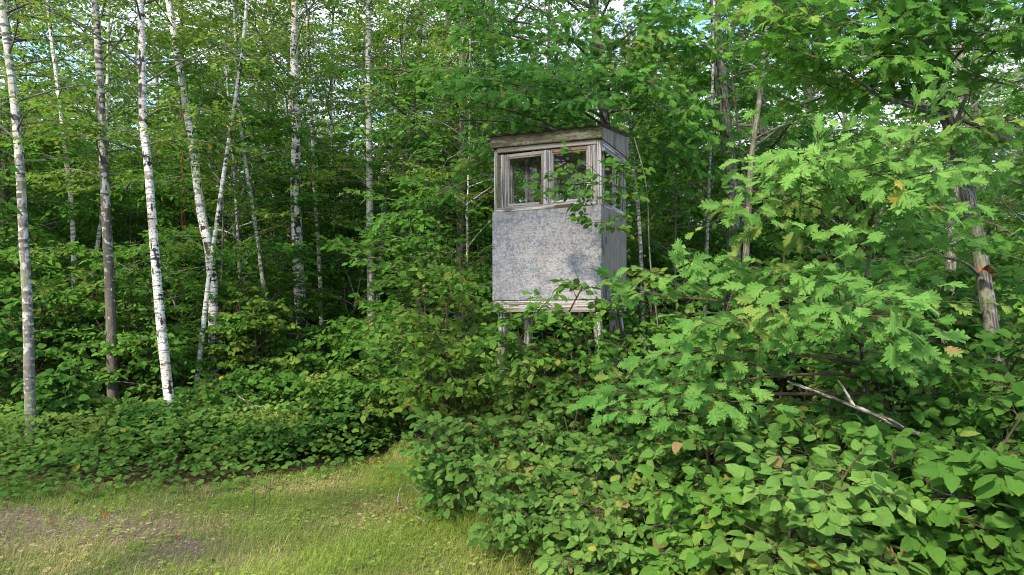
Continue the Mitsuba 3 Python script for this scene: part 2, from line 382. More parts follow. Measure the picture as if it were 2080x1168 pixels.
piece('floor', bd(.01, W - .01, .014, DEP - .002, zF - .02, zF), 'm_osb_shaded')
# rim boards under the floor
piece('rim_board', bd(.03, W - .07, -.014, .022, 1.655, 1.776), 'm_wood', label='wide grey board under the front panel')
piece('rim_board', bd(.002, .028, -.010, .024, 1.66, 1.770), 'm_wood')
piece('rim_board', bd(W - .03, W + .004, .03, DEP, 1.655, 1.772), 'm_wood')
piece('rim_board', bd(0, W - .04, DEP - .03, DEP + .004, 1.655, 1.772), 'm_wood')
# corner posts (upper part)
piece('corner_post', bd(.004, .046, .016, .06, zS - .05, zR + .02), 'm_wood')
piece('corner_post', bd(W - .05, W - .002, .0, .05, zS + .002, zR + .0), 'm_wood')
piece('corner_post', bd(W - .05, W - .004, DEP - .05, DEP - .004, zF, zR + .13), 'm_wood')
piece('corner_post', bd(.004, .05, DEP - .05, DEP - .004, zF, zR + .13), 'm_wood')
# front window band
piece('trim_board', bd(.048, .090, .004, .03, zS + .05, zR - .045), 'm_fascia', label='greenish board beside the left sash')
piece('trim_board', bd(W - .095, W - .053, .004, .03, zS + .05, zR - .045), 'm_wood')
piece('header_board', bd(.048, W - .052, -.002, .03, zR - .043, zR + .005), 'm_redwood', label='red brown board above the window sashes', tilt=-.02)
piece('window_sill', bd(.05, W - .052, -.020, .04, zS - .002, zS + .046), 'm_wood')
def sash(u0, u1, z0, z1, v=.012, inner='m_redwood', fw=.034):
    s = f'{ST}__window'
    n = _pc.get(s, -1) + 1; _pc[s] = n
    s = s if n == 0 else f'{s}_{n:03d}'
    a = bd(u0, u0 + fw, v, v + .034, z0, z1); b = bd(u1 - fw, u1, v, v + .034, z0, z1)
    c = bd(u0 + fw, u1 - fw, v + .001, v + .033, z1 - fw, z1); d = bd(u0 + fw, u1 - fw, v + .001, v + .033, z0, z0 + fw)
    for m, mat in ((a, 'm_wood'), (b, 'm_wood'), (c, 'm_redwood'), (d, 'm_wood')):
        piece('frame', m, mat, s)
    i0, i1, k0, k1 = u0 + fw, u1 - fw, z0 + fw, z1 - fw
    for m in (bd(i0, i0 + .016, v + .008, v + .04, k0, k1), bd(i1 - .016, i1, v + .008, v + .04, k0, k1), bd(i0 + .016, i1 - .016, v + .008, v + .04, k1 - .016, k1)):
        piece('reveal', m, inner, s)
    g = np.array([[i0, v + .03, k0], [i1, v + .03, k0], [i1, v + .03, k1], [i0, v + .03, k1]])
    piece('pane', (g, np.array([[0, 1, 2], [0, 2, 3]]), g[:, [0, 2]]), 'm_glass', s)
sash(.134, .604, 2.780, 3.345)
sash(.640, 1.100, 2.780, 3.345)
piece('trim_board', bd(.092, .132, .002, .036, zS + .05, zR - .045), 'm_wood')
piece('trim_board', bd(.606, .638, .000, .04, zS + .05, zR - .045), 'm_wood')
piece('trim_board', bd(1.102, 1.123, .002, .036, zS + .05, zR - .045), 'm_wood')
# fascia and roof
FT = zR + .122
def fas(u0, u1, v0, v1, z0, z1, bsdf, label=None, tilt=0., rise=0., **k):
    m = bd(u0, u1, v0, v1, z0, z1, **k)
    m[0][:, 2] += rise * m[0][:, 1] * (m[0][:, 2] > (z0 + z1) / 2)
    piece('fascia_board', m, bsdf, label=label, tilt=tilt)
fas(-.012, W + .012, -.034, -.004, zR + .006, FT, 'm_fascia', 'mossy front fascia under the roof edge', tilt=-.02)
fas(W - .008, W + .012, -.002, DEP + .06, zR + .004, FT, 'm_osb_shaded', rise=.125)
fas(-.012, .008, -.002, DEP + .06, zR + .004, FT, 'm_osb_shaded', rise=.125)
fas(.01, W - .01, DEP + .03, DEP + .06, zR + .03, FT + .11, 'm_osb_shaded')
piece('rafter', bd(W + .014, W + .04, -.03, DEP + .07, zR - .13, zR - .09), 'm_wood', label='thin ledge strip above the side window')
# corrugated roof: thin sheet with waves running from front to back
nu, nv = 121, 14
ru = np.linspace(-.075, W + .05, nu); rv = np.linspace(-.085, DEP + .10, nv)
RU, RV = np.meshgrid(ru, rv)
def sheet(dz): return np.stack([RU, RV, FT + .014 + dz + .125 * RV + .011 * np.sin(RU * 2 * np.pi / .152) + .004 * np.sin(RU * 9 + RV * 3) - .02 * (RU - W)], -1).reshape(-1, 3)
ii, jj = np.meshgrid(np.arange(nv - 1), np.arange(nu - 1), indexing='ij'); q = ii * nu + jj
rf = np.concatenate([np.stack([q, q + 1, q + nu + 1], -1).reshape(-1, 3), np.stack([q, q + nu + 1, q + nu], -1).reshape(-1, 3)])
n0 = nu * nv
edge = np.concatenate([np.arange(nu), np.arange(1, nv) * nu + nu - 1, (nv - 1) * nu + np.arange(nu - 2, -1, -1), np.arange(nv - 2, 0, -1) * nu])
e2 = np.roll(edge, -1)
rim = np.concatenate([np.stack([edge, e2, e2 + n0], -1), np.stack([edge, e2 + n0, edge + n0], -1)])
rv_all = np.vstack([sheet(.0), sheet(.0035)])
piece('roof', (rv_all, np.vstack([rf[:, ::-1], rf + n0, rim[:, ::-1]]), rv_all[:, :2]), 'm_tin', label='thin corrugated metal sheet roof')
# side and back window framing
for u0, u1 in ((W - .03, W + .004), (.004, .03)):
    piece('side_frame', bd(u0, u1, .052, DEP - .052, zS - .01, zS + .04), 'm_wood')
    piece('side_frame', bd(u0, u1, .052, DEP - .052, zR - .06, zR + .0), 'm_wood')
    piece('side_frame', bd(u0 + .002, u1 - .002, .44, .49, zS + .042, zR - .062), 'm_wood')
    piece('side_frame', bd(u0 + .002, u1 - .002, .052, .09, zS + .042, zR - .062), 'm_wood')
for z0, z1 in ((zS - .01, zS + .06), (zR - .16, zR + .03)):
    piece('back_frame', bd(.05, W - .05, DEP - .03, DEP + .006, z0, z1), 'm_redwood')
for u0 in (.36, .74):
    piece('back_frame', bd(u0, u0 + .045, DEP - .034, DEP + .004, zS + .062, zR - .162), 'm_redwood')
piece('stud', bd(.22, .26, .50, .54, zF, zS + .42), 'm_redwood')
# legs: doubled planks, a little splayed
def leg(top, bot, a, b, bsdf='m_wood'):
    m = bd(-a / 2, a / 2, -b / 2, b / 2, 0, 1)
    v = m[0].copy(); s = v[:, 2:3]
    v[:, :2] += np.array(top)[:2] * s + np.array(bot)[:2] * (1 - s)
    v[:, 2] = (top[2] * s + bot[2] * (1 - s))[:, 0]
    uv = np.column_stack([v[:, 2] + _sd[0], m[0][:, 0] + m[0][:, 1] + _sd[0] * .7])
    piece('leg', (v, m[1], uv), bsdf)
leg((.085, .07, 1.654), (.05, .00, -.1), .085, .04)
leg((.085, .112, 1.654), (.05, .045, -.1), .085, .04)
leg((W - .075, .05, 1.654), (W + .14, -.10, -.1), .075, .04)
leg((W - .075, .092, 1.654), (W + .14, -.055, -.1), .075, .04)
leg((W - .07, DEP - .08, 1.654), (W + .10, DEP + .06, -.1), .08, .08)
leg((.07, DEP - .08, 1.654), (-.06, DEP + .06, -.1), .08, .08)
def brace(a, b, w=.09, t=.03):
    a, b = np.array(a, float), np.array(b, float)
    d = unit(b - a); s = unit(np.cross(d, [0, 1, 0])); o = np.cross(d, s)
    m = bd(0, np.linalg.norm(b - a), -w / 2, w / 2, -t / 2, t / 2)
    piece('brace', (a + m[0][:, :1] * d + m[0][:, 1:2] * s + m[0][:, 2:] * o, m[1], m[2]), 'm_wood')
brace((.10, .15, .55), (W + .05, .12, .62)); brace((W + .06, 0.02, .70), (W + .05, DEP, .66))

# ------------------------------------------------------------------ growing plants
GOLD = 2.399963
def branches_of(line, rng, nb, s0, s1, length, elev, bias=None, curve=.15, m=6):
    """nb boughs leave the line (k, 3) between its shares s0 and s1. Returns (nb, m, 3)."""
    s = np.sort(rng.uniform(s0, s1, nb)); k = len(line)
    x = s * (k - 1); i = np.minimum(x.astype(int), k - 2); fr = (x - i)[:, None]
    st = line[i] * (1 - fr) + line[i + 1] * fr
    az = np.arange(nb) * GOLD + rng.uniform(0, 6.28) + rng.normal(0, .4, nb)
    el = np.radians(rng.uniform(*elev, nb))
    d = np.stack([np.cos(az) * np.cos(el), np.sin(az) * np.cos(el), np.sin(el)], -1)
    if bias is not None: d = unit(d + np.asarray(bias))
    L = (np.interp(s, np.linspace(s0, s1, len(length)), length) * rng.uniform(.75, 1.2, nb))[:, None, None]
    t = np.linspace(0, 1, m)[None, :, None]
    side = np.cross(d, [0, 0, 1])[:, None]
    w = rng.normal(0, .14, (nb, 1, 1))
    return st[:, None] + d[:, None] * L * t + np.array([0, 0, 1]) * (curve * L * t * (1 - t) * 1.6 - .5 * curve * L * t ** 3) + side * L * w * np.sin(t * 3.0)
def twigs_of(B, rng, nt, length, t0=.25, rise=.1, spread=50):
    """nt straight twigs on every bough: (starts, directions, lengths)."""
    nb, m = B.shape[:2]
    t = rng.uniform(t0, 1, (nb, nt)); t[:, 0] = 1.0
    x = t * (m - 1); i = np.minimum(x.astype(int), m - 2); fr = (x - i)[..., None]
    r = np.arange(nb)[:, None]
    st = B[r, i] * (1 - fr) + B[r, i + 1] * fr
    d = unit(B[r, i + 1] - B[r, i])
    side = unit(np.cross(d, [0, 0, 1.0]))
    a = np.radians(rng.uniform(.45, 1.2, (nb, nt)) * spread) * np.where(np.arange(nt) % 2, 1, -1); a[:, 0] *= .15
    dd = d * np.cos(a)[..., None] + side * np.sin(a)[..., None] + np.array([0, 0, 1]) * (rise + rng.normal(0, .18, (nb, nt)))[..., None]
    L = length * rng.uniform(.6, 1.25, (nb, nt)) * (1.15 - .45 * t)
    return st.reshape(-1, 3), unit(dd.reshape(-1, 3)), L.reshape(-1)
def leaves_on(st, d, L, rng, k, size, toward=(0, -.35, 1), jit=.5, droop=.3, ang=52, aj=22, petiole=.35, tipk=0):
    """k leaves along every twig, in two ranks, facing up and a little to the light."""
    n = len(st)
    j = np.broadcast_to(np.arange(k), (n, k))
    t = (j + .6 + rng.uniform(-.3, .3, (n, k))) / k
    t = np.clip(t, .02, 1.03)
    P = st[:, None] + d[:, None] * (L[:, None] * t)[..., None]
    P[..., 2] -= .10 * L[:, None] * t ** 2
    side = unit(np.cross(d, [0, 0, 1.0]))[:, None] * np.where(j % 2, 1, -1)[..., None]
    a = np.radians(ang + rng.normal(0, aj, (n, k)))
    if tipk: a = np.where(j >= k - tipk, a * rng.uniform(.0, 1.5, (n, k)), a)
    a = np.where(j == k - 1, a * .2, a)
    D = d[:, None] * np.cos(a)[..., None] + side * np.sin(a)[..., None] + rng.normal(0, .24, (n, k, 3))
    D[..., 2] -= droop * rng.uniform(.2, 1.5, (n, k))
    N = np.asarray(toward, float) + rng.normal(0, jit, (n, k, 3))
    S = size * rng.uniform(.5, 1.2, (n, k))
    D = unit(D); P = P + D * (S * petiole)[..., None]
    return P.reshape(-1, 3), D.reshape(-1, 3), N.reshape(-1, 3), S.reshape(-1)
def bough_tubes(B, r0, r1, sides=5):
    m = B.shape[1]
    L = np.linalg.norm(B[:, -1] - B[:, 0], axis=1)
    R = (r0 + (r1 - r0) * np.linspace(0, 1, m))[None] * np.clip(L / (L.mean() + 1e-9), .6, 1.3)[:, None]
    return tubes(B, R, sides)
def twig_tubes(st, d, L, r, sides=3):
    t = np.linspace(0, 1, 3)
    P = st[:, None] + d[:, None] * L[:, None, None] * t[None, :, None]
    P[..., 2] -= .10 * L[:, None] * t ** 2
    return tubes(P, np.broadcast_to(np.array([1, .7, .35]) * r, (len(st), 3)), sides)

SIMPLE = [leaf_simple(.55, .25, .12), leaf_simple(.66, .1, .2), leaf_simple(.6, .35, .05)]
ROUND = [leaf_simple(.8, .2, .15), leaf_simple(.86, .05, .2), leaf_simple(.72, .3, .1)]
OAKS = [leaf_oak(False, seed=s, lobes=3) for s in range(3)]
OAKF = [leaf_oak(True, seed=s + 10, fold=f, droop=dp, lobes=4) for s, (f, dp) in enumerate(((.12, .2), (.25, .1), (.05, .32), (.3, .25), (.16, .05), (.2, .4)))]
HAZEL = [leaf_ovate(5, .68, .15, .22, .05), leaf_ovate(5, .74, .3, .12, .06, .1), leaf_ovate(5, .62, .05, .35, .05), leaf_ovate(5, .70, .22, .3, .05, .1), leaf_ovate(4, .66, .12, .08, .05)]
HAZEL4 = [leaf_ovate(3, .66, .15, .22), leaf_ovate(3, .72, .28, .12), leaf_ovate(3, .62, .05, .3)]

# groups of single leaves for the parts that are leaf by leaf
def leaf_groups(name, variants, bsdf, n):
    out = []
    r = np.random.default_rng(77)
    for i in range(n):
        v, f, uv = variants[i % len(variants)]
        g = f'{name}_{i}'
        scene[g] = {'type': 'shapegroup', 'leaf': mikit.ply((v, f), bsdf, uv=uv + r.integers(0, 400, (1, 2)))}
        out.append(g)
    return out
LG = {'m_dogwood': leaf_groups('single_dogwood_leaf', HAZEL, 'm_dogwood', 25), 'm_hazel': leaf_groups('single_hazel_leaf', HAZEL, 'm_hazel', 25), 'm_autumn': leaf_groups('single_autumn_leaf', HAZEL, 'm_autumn', 25), 'm_oak': leaf_groups('single_oak_leaf', OAKF, 'm_oak', 24), 'm_young_oak': leaf_groups('single_young_oak_leaf', OAKF, 'm_young_oak', 24)}

CAM = np.array([0, 0, EYE])
def hang_leaves(key, frames, variants, bsdf, rng, single):
    """The leaves that show largest become parts of their own, the rest one part."""
    d = np.linalg.norm(frames[:, :3, 3] - CAM, axis=1)
    px = np.linalg.norm(frames[:, :3, 0], axis=1) / d
    f = frames[:, :3, 3]
    inside = (np.abs(f[:, 0] / f[:, 1]) < .76) & (f[:, 1] > .5)
    order = np.argsort(-px * (1 + 1.0 * inside))
    own, rest = order[:single], order[single:]
    for i, a in enumerate(own):
        k = f'{key}__leaf' if i == 0 else f'{key}__leaf_{i:03d}'
        g = LG[bsdf][rng.integers(len(LG[bsdf]))]
        scene[k] = {'type': 'instance', 'group': {'type': 'ref', 'id': g}, 'to_world': T(frames[a])}
    if len(rest):
        v, f3, uv = leaf_mesh(variants, frames[rest], rng)
        put(f'{key}__foliage', (v, f3), bsdf, uv=uv)
        tag(f'{key}__foliage', kind='stuff')

def shrub(name, label, cat, x, y, h, r, seed, bsdf='m_hazel', leaf=.10, stems=7, dense=.80, group=None, single=300, variants=None, bias=(0, -.12, 0), nb=10, nt=5, k=8, bark='m_twig', toward=(0, -.4, 1)):
    rng = np.random.default_rng(seed)
    key = key_for(name); tag(key, label, cat, group)
    z0 = float(height(np.array(x), np.array(y)))
    tw = []
    for s in range(stems):
        az = s * GOLD + rng.uniform(0, 1); out = r * rng.uniform(.25, .8)
        end = np.array([x + math.cos(az) * out, y + math.sin(az) * out * .8, z0 + h * (rng.uniform(.62, 1.0) if s % 3 else rng.uniform(1.0, 1.18))]) + np.array(bias) * h
        b0 = np.array([x + math.cos(az) * .06, y + math.sin(az) * .06, z0 - .05])
        mid = (b0 * .55 + end * .45) + np.array([0, 0, .12 * h]); mid[:2] += rng.normal(0, .05, 2) * h
        line = smooth_line([b0, mid, end], 9)
        r0 = .006 + .006 * h
        B = branches_of(line, rng, nb, .22, 1.0, [r * .62, r * .6, r * .3], (8, 48), bias=(0, -.15, 0), curve=.2, m=5)
        st, d, L = twigs_of(B, rng, nt, .20 + .10 * r, t0=.2)
        kk = f'{key}__stem' if s == 0 else f'{key}__stem_{s:03d}'
        v, f, uv = join([tubes(line[None], np.linspace(r0, r0 * .45, 9)[None], 6), bough_tubes(B, r0 * .45, r0 * .2, 4), twig_tubes(st, d, L, r0 * .22)])
        put(kk, (v, f), bark, uv=uv)
        tw.append((st, d, L))
    st, d, L = (np.concatenate([t[i] for t in tw]) for i in range(3))
    keep = rng.random(len(st)) < dense
    P, D, N, S = leaves_on(st[keep], d[keep], L[keep], rng, k, leaf, toward=toward, jit=.62, droop=.36)
    ok = P[:, 2] > z0 + .03
    hang_leaves(key, leaf_frames(P, D, N, S)[ok], variants or (HAZEL if y < 7 else HAZEL4), bsdf, rng, single)
    return key

def tree_crown(line, rng, nb, s0, s1, length, elev, nt, tl, k, leaf, variants, toward=(0, -.2, 1), r0=.03, jit=.42, bias=None, sub=0, curve=.15):
    """(a mesh for every bough with its twigs, leaf frames)"""
    B = branches_of(line, rng, nb, s0, s1, length, elev, bias=bias, curve=curve)
    B[:, 0] -= .3 * r0 * unit(B[:, 1] - B[:, 0])
    st, d, L = twigs_of(B, rng, sub, np.mean(length) * .45, t0=.25, spread=55)
    t = np.linspace(0, 1, 5)[None, :, None]
    B2 = st[:, None] + d[:, None] * L[:, None, None] * t; B2[..., 2] -= .12 * L[:, None] * np.linspace(0, 1, 5) ** 2
    B3 = np.concatenate([B2.reshape(nb, sub, 5, 3), B[:, None, -5:]], 1)
    st, d, L = twigs_of(B3.reshape(-1, 5, 3), rng, nt, tl, t0=.15)
    sh = lambda a: a.reshape(nb, -1, *a.shape[1:])
    s3, d3, L3 = sh(st), sh(d), sh(L)
    boughs = [join([bough_tubes(B[i:i + 1], r0, r0 * .3, 5), bough_tubes(B3[i, :sub], r0 * .32, r0 * .14, 4), twig_tubes(s3[i], d3[i], L3[i], r0 * .12)]) for i in range(nb)]
    return boughs, leaf_frames(*leaves_on(st, d, L, rng, k, leaf, toward=toward, jit=jit))

# ------------------------------------------------------------------ trees of the forest behind: a few kinds, many copies
def forest_kind(name, seed, H, r0, crown0, nb, reach, nt, tl, k, leaf, variants, bsdf, bark, elev=(-5, 40), sub=5, lean=.05):
    rng = np.random.default_rng(seed)
    pts = np.array([[0, 0, -.2], [0, 0, H * .25], [0, 0, H * .55], [0, 0, H * .8], [0, 0, H]], float)
    pts[1:, :2] += np.cumsum(rng.normal(0, lean * H * .25, (4, 2)), 0)
    tv, tf, tuv = trunk_mesh(pts, r0, r0 * .18, sides=9, n=34, rough=.08, seed=seed)
    boughs, frames = tree_crown(smooth_line(pts, 30), rng, nb, crown0, .99, reach, elev, nt, tl, k, leaf, variants, r0=max(.012, r0 * .30), sub=sub)
    bv, bf, buv = join(boughs)
    lv, lf, luv = leaf_mesh(variants, frames, rng)
    scene[name] = {'type': 'shapegroup', 'trunk': mikit.ply((tv, tf), bark, smooth=True, uv=tuv), 'branches': mikit.ply((bv, bf), bark if bark != 'm_bark_birch' else 'm_bark_grey', uv=buv), 'crown': mikit.ply((lv, lf), bsdf, uv=luv)}
    return len(lf) + len(bf) + len(tf)
KT = {}
KT['tall_birch'] = forest_kind('kind_tall_birch', 1, 13, .085, .26, 36, [1.5, 2.2, 1.8, .7], 4, .5, 9, .085, ROUND, 'm_birch', 'm_bark_birch', sub=4)
KT['tall_aspen'] = forest_kind('kind_tall_aspen', 2, 14, .10, .30, 34, [1.2, 2.2, 2.0, .8], 4, .5, 9, .085, ROUND, 'm_birch', 'm_bark_aspen', sub=4)
KT['tall_maple'] = forest_kind('kind_tall_maple', 3, 12, .11, .13, 40, [2.0, 2.5, 2.2, .8], 4, .55, 8, .11, SIMPLE, 'm_forest', 'm_bark_grey', sub=5)
KT['tall_oak'] = forest_kind('kind_tall_oak', 4, 13, .14, .16, 34, [2.2, 2.8, 2.4, .9], 4, .55, 7, .145, OAKS, 'm_oak', 'm_bark_grey', sub=5)
KT['sapling_maple'] = forest_kind('kind_sapling_maple', 5, 5.2, .032, .08, 36, [.9, 1.4, 1.2, .4], 4, .42, 8, .11, SIMPLE, 'm_forest', 'm_bark_grey', sub=3, elev=(0, 35), lean=.07)
KT['sapling_oak'] = forest_kind('kind_sapling_oak', 6, 4.2, .03, .10, 26, [.7, 1.2, 1.1, .4], 4, .4, 7, .14, OAKS, 'm_oak', 'm_bark_grey', sub=3, elev=(0, 40), lean=.08)
KT['sapling_birch'] = forest_kind('kind_sapling_birch', 7, 6.5, .035, .15, 30, [.8, 1.2, 1.1, .4], 4, .4, 8, .07, ROUND, 'm_birch', 'm_bark_aspen', sub=3, elev=(5, 45), lean=.06)
KT['thicket'] = forest_kind('kind_thicket', 8, 2.6, .02, .04, 26, [.8, 1.1, 1.0, .5], 4, .35, 7, .10, SIMPLE, 'm_forest', 'm_bark_grey', sub=3, elev=(5, 50), lean=.1)
ZONES = [(62, 'left of the leftmost aspen'), (225, 'between the two leftmost aspens'), (320, 'just left of the bright leaning birch'), (420, 'between the bright leaning birch and the curved birch'),
         (520, 'just right of the curved birch'), (605, 'just left of the stout pale birch'), (690, 'just right of the stout pale birch'), (752, 'just left of the straight slim aspen'), (850, 'between the straight slim aspen and the dark trunk'), (1000, 'just left of the stand'), (1120, 'behind the left half of the stand'),
         (1260, 'behind the right half of the stand'), (1370, 'just right of the stand'), (1470, 'just left of the thick dark trunk'), (1600, 'right of the thick dark trunk'), (1750, 'behind the upper half of the young oak'), (1900, 'left of the trunk of the near oak'), (1990, 'close left of the near oak trunk'), (9999, 'right of the near oak trunk')]
KINDS = {'tall_birch': ('birch_tree', 'slender white birch', 'tree'), 'tall_aspen': ('aspen_tree', 'slim grey aspen', 'tree'), 'tall_maple': ('maple_tree', 'leafy dark trunked tree', 'tree'), 'tall_oak': ('oak_tree', 'lobed leaved oak', 'tree'),
         'sapling_maple': ('sapling', 'leafy sapling', 'sapling'), 'sapling_birch': ('birch_sapling', 'thin young birch', 'sapling'), 'sapling_oak': ('oak_sapling', 'small lobed leaved oak', 'sapling'), 'thicket': ('thicket', 'low leafy thicket', 'shrub')}
plan = []
def grown(kind, x, y, s=1.0, rz=0.0):
    plan.append((kind, x, y, s, rz))
def plant_all():
    said = {}
    for kind, x, y, s, rz in plan:
        px = 1040 + FPX * x / y
        zone = next(z for lim, z in ZONES if px < lim)
        far = 'at the front' if y < 13 else 'farther in' if y < 19 else 'deep inside' if y < 28 else 'far back' if y < 42 else 'very far back'
        said.setdefault((f'{KINDS[kind][1]} {far}, {zone}', f'{KINDS[kind][1]} {far} {zone}, several alike'), []).append((kind, x, y, s, rz))
    for (lb, gr), them in said.items():
        them.sort(key=lambda t: t[2])
        rank = {1: [''], 2: ['nearer ', 'farther '], 3: ['nearest ', 'middle ', 'farthest '], 4: ['nearest ', 'second nearest ', 'third nearest ', 'farthest ']}.get(len(them), [''] * len(them))
        for (kind, x, y, s, rz), rk in zip(them, rank):
            k = key_for(KINDS[kind][0])
            scene[k] = {'type': 'instance', 'group': {'type': 'ref', 'id': 'kind_' + kind}, 'to_world': T().translate([x, y, float(height(np.array(x), np.array(y)))]).rotate([0, 0, 1], rz).scale(s)}
            fits = len((rk + lb).split()) <= 16
            tag(k, rk + lb if fits else lb, KINDS[kind][2], {'tree': 'trees of the woods behind', 'sapling': 'saplings of the woods behind', 'shrub': 'thickets of the woods behind'}[KINDS[kind][2]] if len(them) == 1 or (rk and fits) else gr)
def scatter(rng, n, ylim, xlim, gap, taken, ok=lambda x, y: True):
    out = []
    for _ in range(n * 60):
        if len(out) >= n: break
        y = ylim[0] + (ylim[1] - ylim[0]) * rng.random() ** .85
        x = rng.uniform(*xlim) * y
        if ok(x, y) and all((x - a) ** 2 + (y - b) ** 2 > gap ** 2 for a, b in taken):
            taken.append((x, y)); out.append((x, y))
    return out
rng = np.random.default_rng(21)
taken, mid = [], []
FRONT = [(60, 8.1), (222, 10), (320, 9), (420, 11.2), (455, 10.9), (604, 13.2), (752, 12.6), (785, 14.4), (820, 15.5), (520, 11.8), (645, 14.5), (373, 15.5), (140, 12.8), (195, 13.2), (1480, 10.5)]
def clear_stand(x, y):
    if y < 9.6 and -.9 < x < 2.4: return False
    return all(not (y < Y + .3 and abs(x - (px - 1040) / FPX * y) < .8) for px, Y in FRONT)
def sow(n, ylim, xlim, gap, tk, kinds, p, size, ok=lambda x, y: True):
    for x, y in scatter(rng, n, ylim, xlim, gap, tk, ok):
        grown(kinds[rng.choice(len(kinds), p=p)], x, y, rng.uniform(*size), rng.uniform(0, 360))
sow(38, (13, 34), (-.95, -.10), 1.6, taken, ['tall_birch', 'tall_aspen', 'tall_maple'], [.35, .3, .35], (.8, 1.15))
sow(33, (12, 34), (-.10, .95), 1.8, taken, ['tall_oak', 'tall_maple', 'tall_aspen'], [.45, .35, .2], (.75, 1.1), lambda x, y: not (y < 17 and 0 < x < .32 * y))
sow(46, (36, 60), (-.95, .95), 2.6, taken, ['tall_birch', 'tall_maple', 'tall_oak'], [.3, .4, .3], (1.1, 1.4))
sow(92, (10.2, 25), (-.95, .0), .95, mid, ['sapling_maple', 'sapling_birch', 'thicket'], [.55, .2, .25], (.8, 1.3), clear_stand)
sow(52, (8.6, 24), (-.02, .95), 1.1, mid, ['sapling_oak', 'sapling_maple', 'thicket'], [.45, .35, .2], (.8, 1.25), clear_stand)
sow(18, (10.5, 24), (.09, .60), 1.3, mid, ['sapling_oak', 'sapling_maple'], [.5, .5], (1.2, 1.7), clear_stand)
sow(18, (13, 24), (-.6, .09), 1.2, mid, ['sapling_maple', 'sapling_birch'], [.65, .35], (1.3, 1.7), clear_stand)
sow(95, (26, 52), (-.95, .95), 2.0, mid, ['thicket', 'sapling_maple'], [.6, .4], (1.6, 2.3))
for px, Y, sc in ((110, 11.2, 1.05), (272, 11.6, 1.1), (490, 12.2, 1.15), (560, 12.6, 1.0), (690, 13.2, 1.2), (880, 11.4, 1.25), (930, 10.2, 1.1), (20, 11, 1.1), (370, 12.5, 1.15)):
    grown('thicket', (px - 1040) / FPX * Y, Y, sc, px * 7.0)
for px, Y, sc in ((100, 15, .9), (270, 14.5, .85), (345, 16, 1.0), (470, 15.5, .9), (560, 15, .95), (690, 16, 1.0), (885, 14, 1.0), (960, 12.5, .9)):
    grown('sapling_maple', (px - 1040) / FPX * Y, Y, sc, px * 5.0)
BACK = [(-11, -3), (-14, -5.6), (-17.5, -8), (-13.8, -2.4), (-11.4, -6), (-17, -4.2), (-20, -9.6)]   # the other side of the clearing, mirrored in the panes
plant_all()
for i, (x, y) in enumerate(BACK):
    k = key_for('maple_tree' if i % 2 else 'oak_tree')
    scene[k] = {'type': 'instance', 'group': {'type': 'ref', 'id': 'kind_tall_maple' if i % 2 else 'kind_tall_oak'}, 'to_world': T().translate([x, y, 0]).rotate([0, 0, 1], i * 77.0).scale(.9)}
    tag(k, 'tree across the clearing, seen only as a dark reflection in the window panes', 'tree', 'trees mirrored in the window panes')
kt = key_for('maple_tree'); tag(kt, 'leafy tree at the near left, outside the view, that dapples the stand', 'tree')
scene[kt] = {'type': 'instance', 'group': {'type': 'ref', 'id': 'kind_tall_maple'}, 'to_world': T().translate([-4.262377, 1.830063, 0]).rotate([0, 0, 1], 313.254034).scale(1.0316444)}

# ------------------------------------------------------------------ the front row of trunks, each on its own spot
def front_tree(name, label, cat, pix, Y, wpx, bark, seed, top=9.0, ground=True, crown=None, leafb='m_birch', leaf=.075, group=None, stubs=0):
    """pix: the trunk's course in the photograph from the foot up, Y its distance, wpx its width at foot and at the top of the frame."""
    rng = np.random.default_rng(seed)
    key = key_for(name); tag(key, label, cat, group)
    pts = [at(px, py, Y + dy) for px, py, *q in pix for dy in [q[0] if q else 0.0]]
    if ground:
        p0 = pts[0].copy()
        dirn = (pts[0] - pts[1]) / max(pts[1][2] - pts[0][2], .1)
        p0 = p0 + dirn * (p0[2] + .15)
        if p0[2] < pts[0][2] - .05: pts.insert(0, p0)
    dirn = unit(pts[-1] - pts[-2])
    if pts[-1][2] < top:
        for q in (.5, 1.0):
            pts.append(pts[-1] + (unit(dirn + [0, 0, .6])) * (top - pts[-1][2]) * (.5 if q == .5 else 1))
    line = np.array(pts)
    r0, r1 = wpx[0] / 2 / FPX * Y, wpx[1] / 2 / FPX * Y
    zs = smooth_line(line, 60)[:, 2]
    v, f, uv = trunk_mesh(line, r0, r1 * .55, n=70, rough=.07, seed=seed, flare=.2)
    put(f'{key}__trunk', (v, f), bark, smooth=True, uv=uv)
    if crown:
        nb, z_lo, reach, nt, tl, k = crown
        ln = smooth_line(line, 40)
        s0 = np.interp(z_lo, ln[:, 2], np.linspace(0, 1, 40))
        boughs, frames = tree_crown(ln, rng, nb, s0, .99, reach, (0, 45), nt, tl, k, leaf, ROUND, r0=.014, sub=4, curve=.1)
        for i, (bv, bf, buv) in enumerate(boughs):
            put(f'{key}__branch' + (f'_{i:03d}' if i else ''), (bv, bf), 'm_bark_grey', uv=buv)
        lv, lf, luv = leaf_mesh(ROUND, frames, rng)
        put(f'{key}__crown', (lv, lf), leafb, uv=luv)
    if stubs:
        ln = smooth_line(line, 40)
        B = branches_of(ln, rng, stubs, .08, .55, [.8, .7, .5], (-10, 30), curve=.05)
        for i in range(stubs):
            v, f, uv = bough_tubes(B[i:i + 1], .006, .002, 4)
            put(f'{key}__dead_branch' + (f'_{i:03d}' if i else ''), (v, f), 'm_deadwood', uv=uv)
    return key
CR = (23, 3.6, [1.1, 1.8, 1.6, .8], 4, .42, 7)
front_tree('aspen_tree', 'grey banded aspen trunk at the far left edge of the view', 'tree', [(64, 915), (60, 780), (57, 640), (48, 480), (40, 330), (25, 170), (8, 40), (0, -40)], 8.1, (21, 15), 'm_bark_aspen', 31, crown=CR, stubs=6)
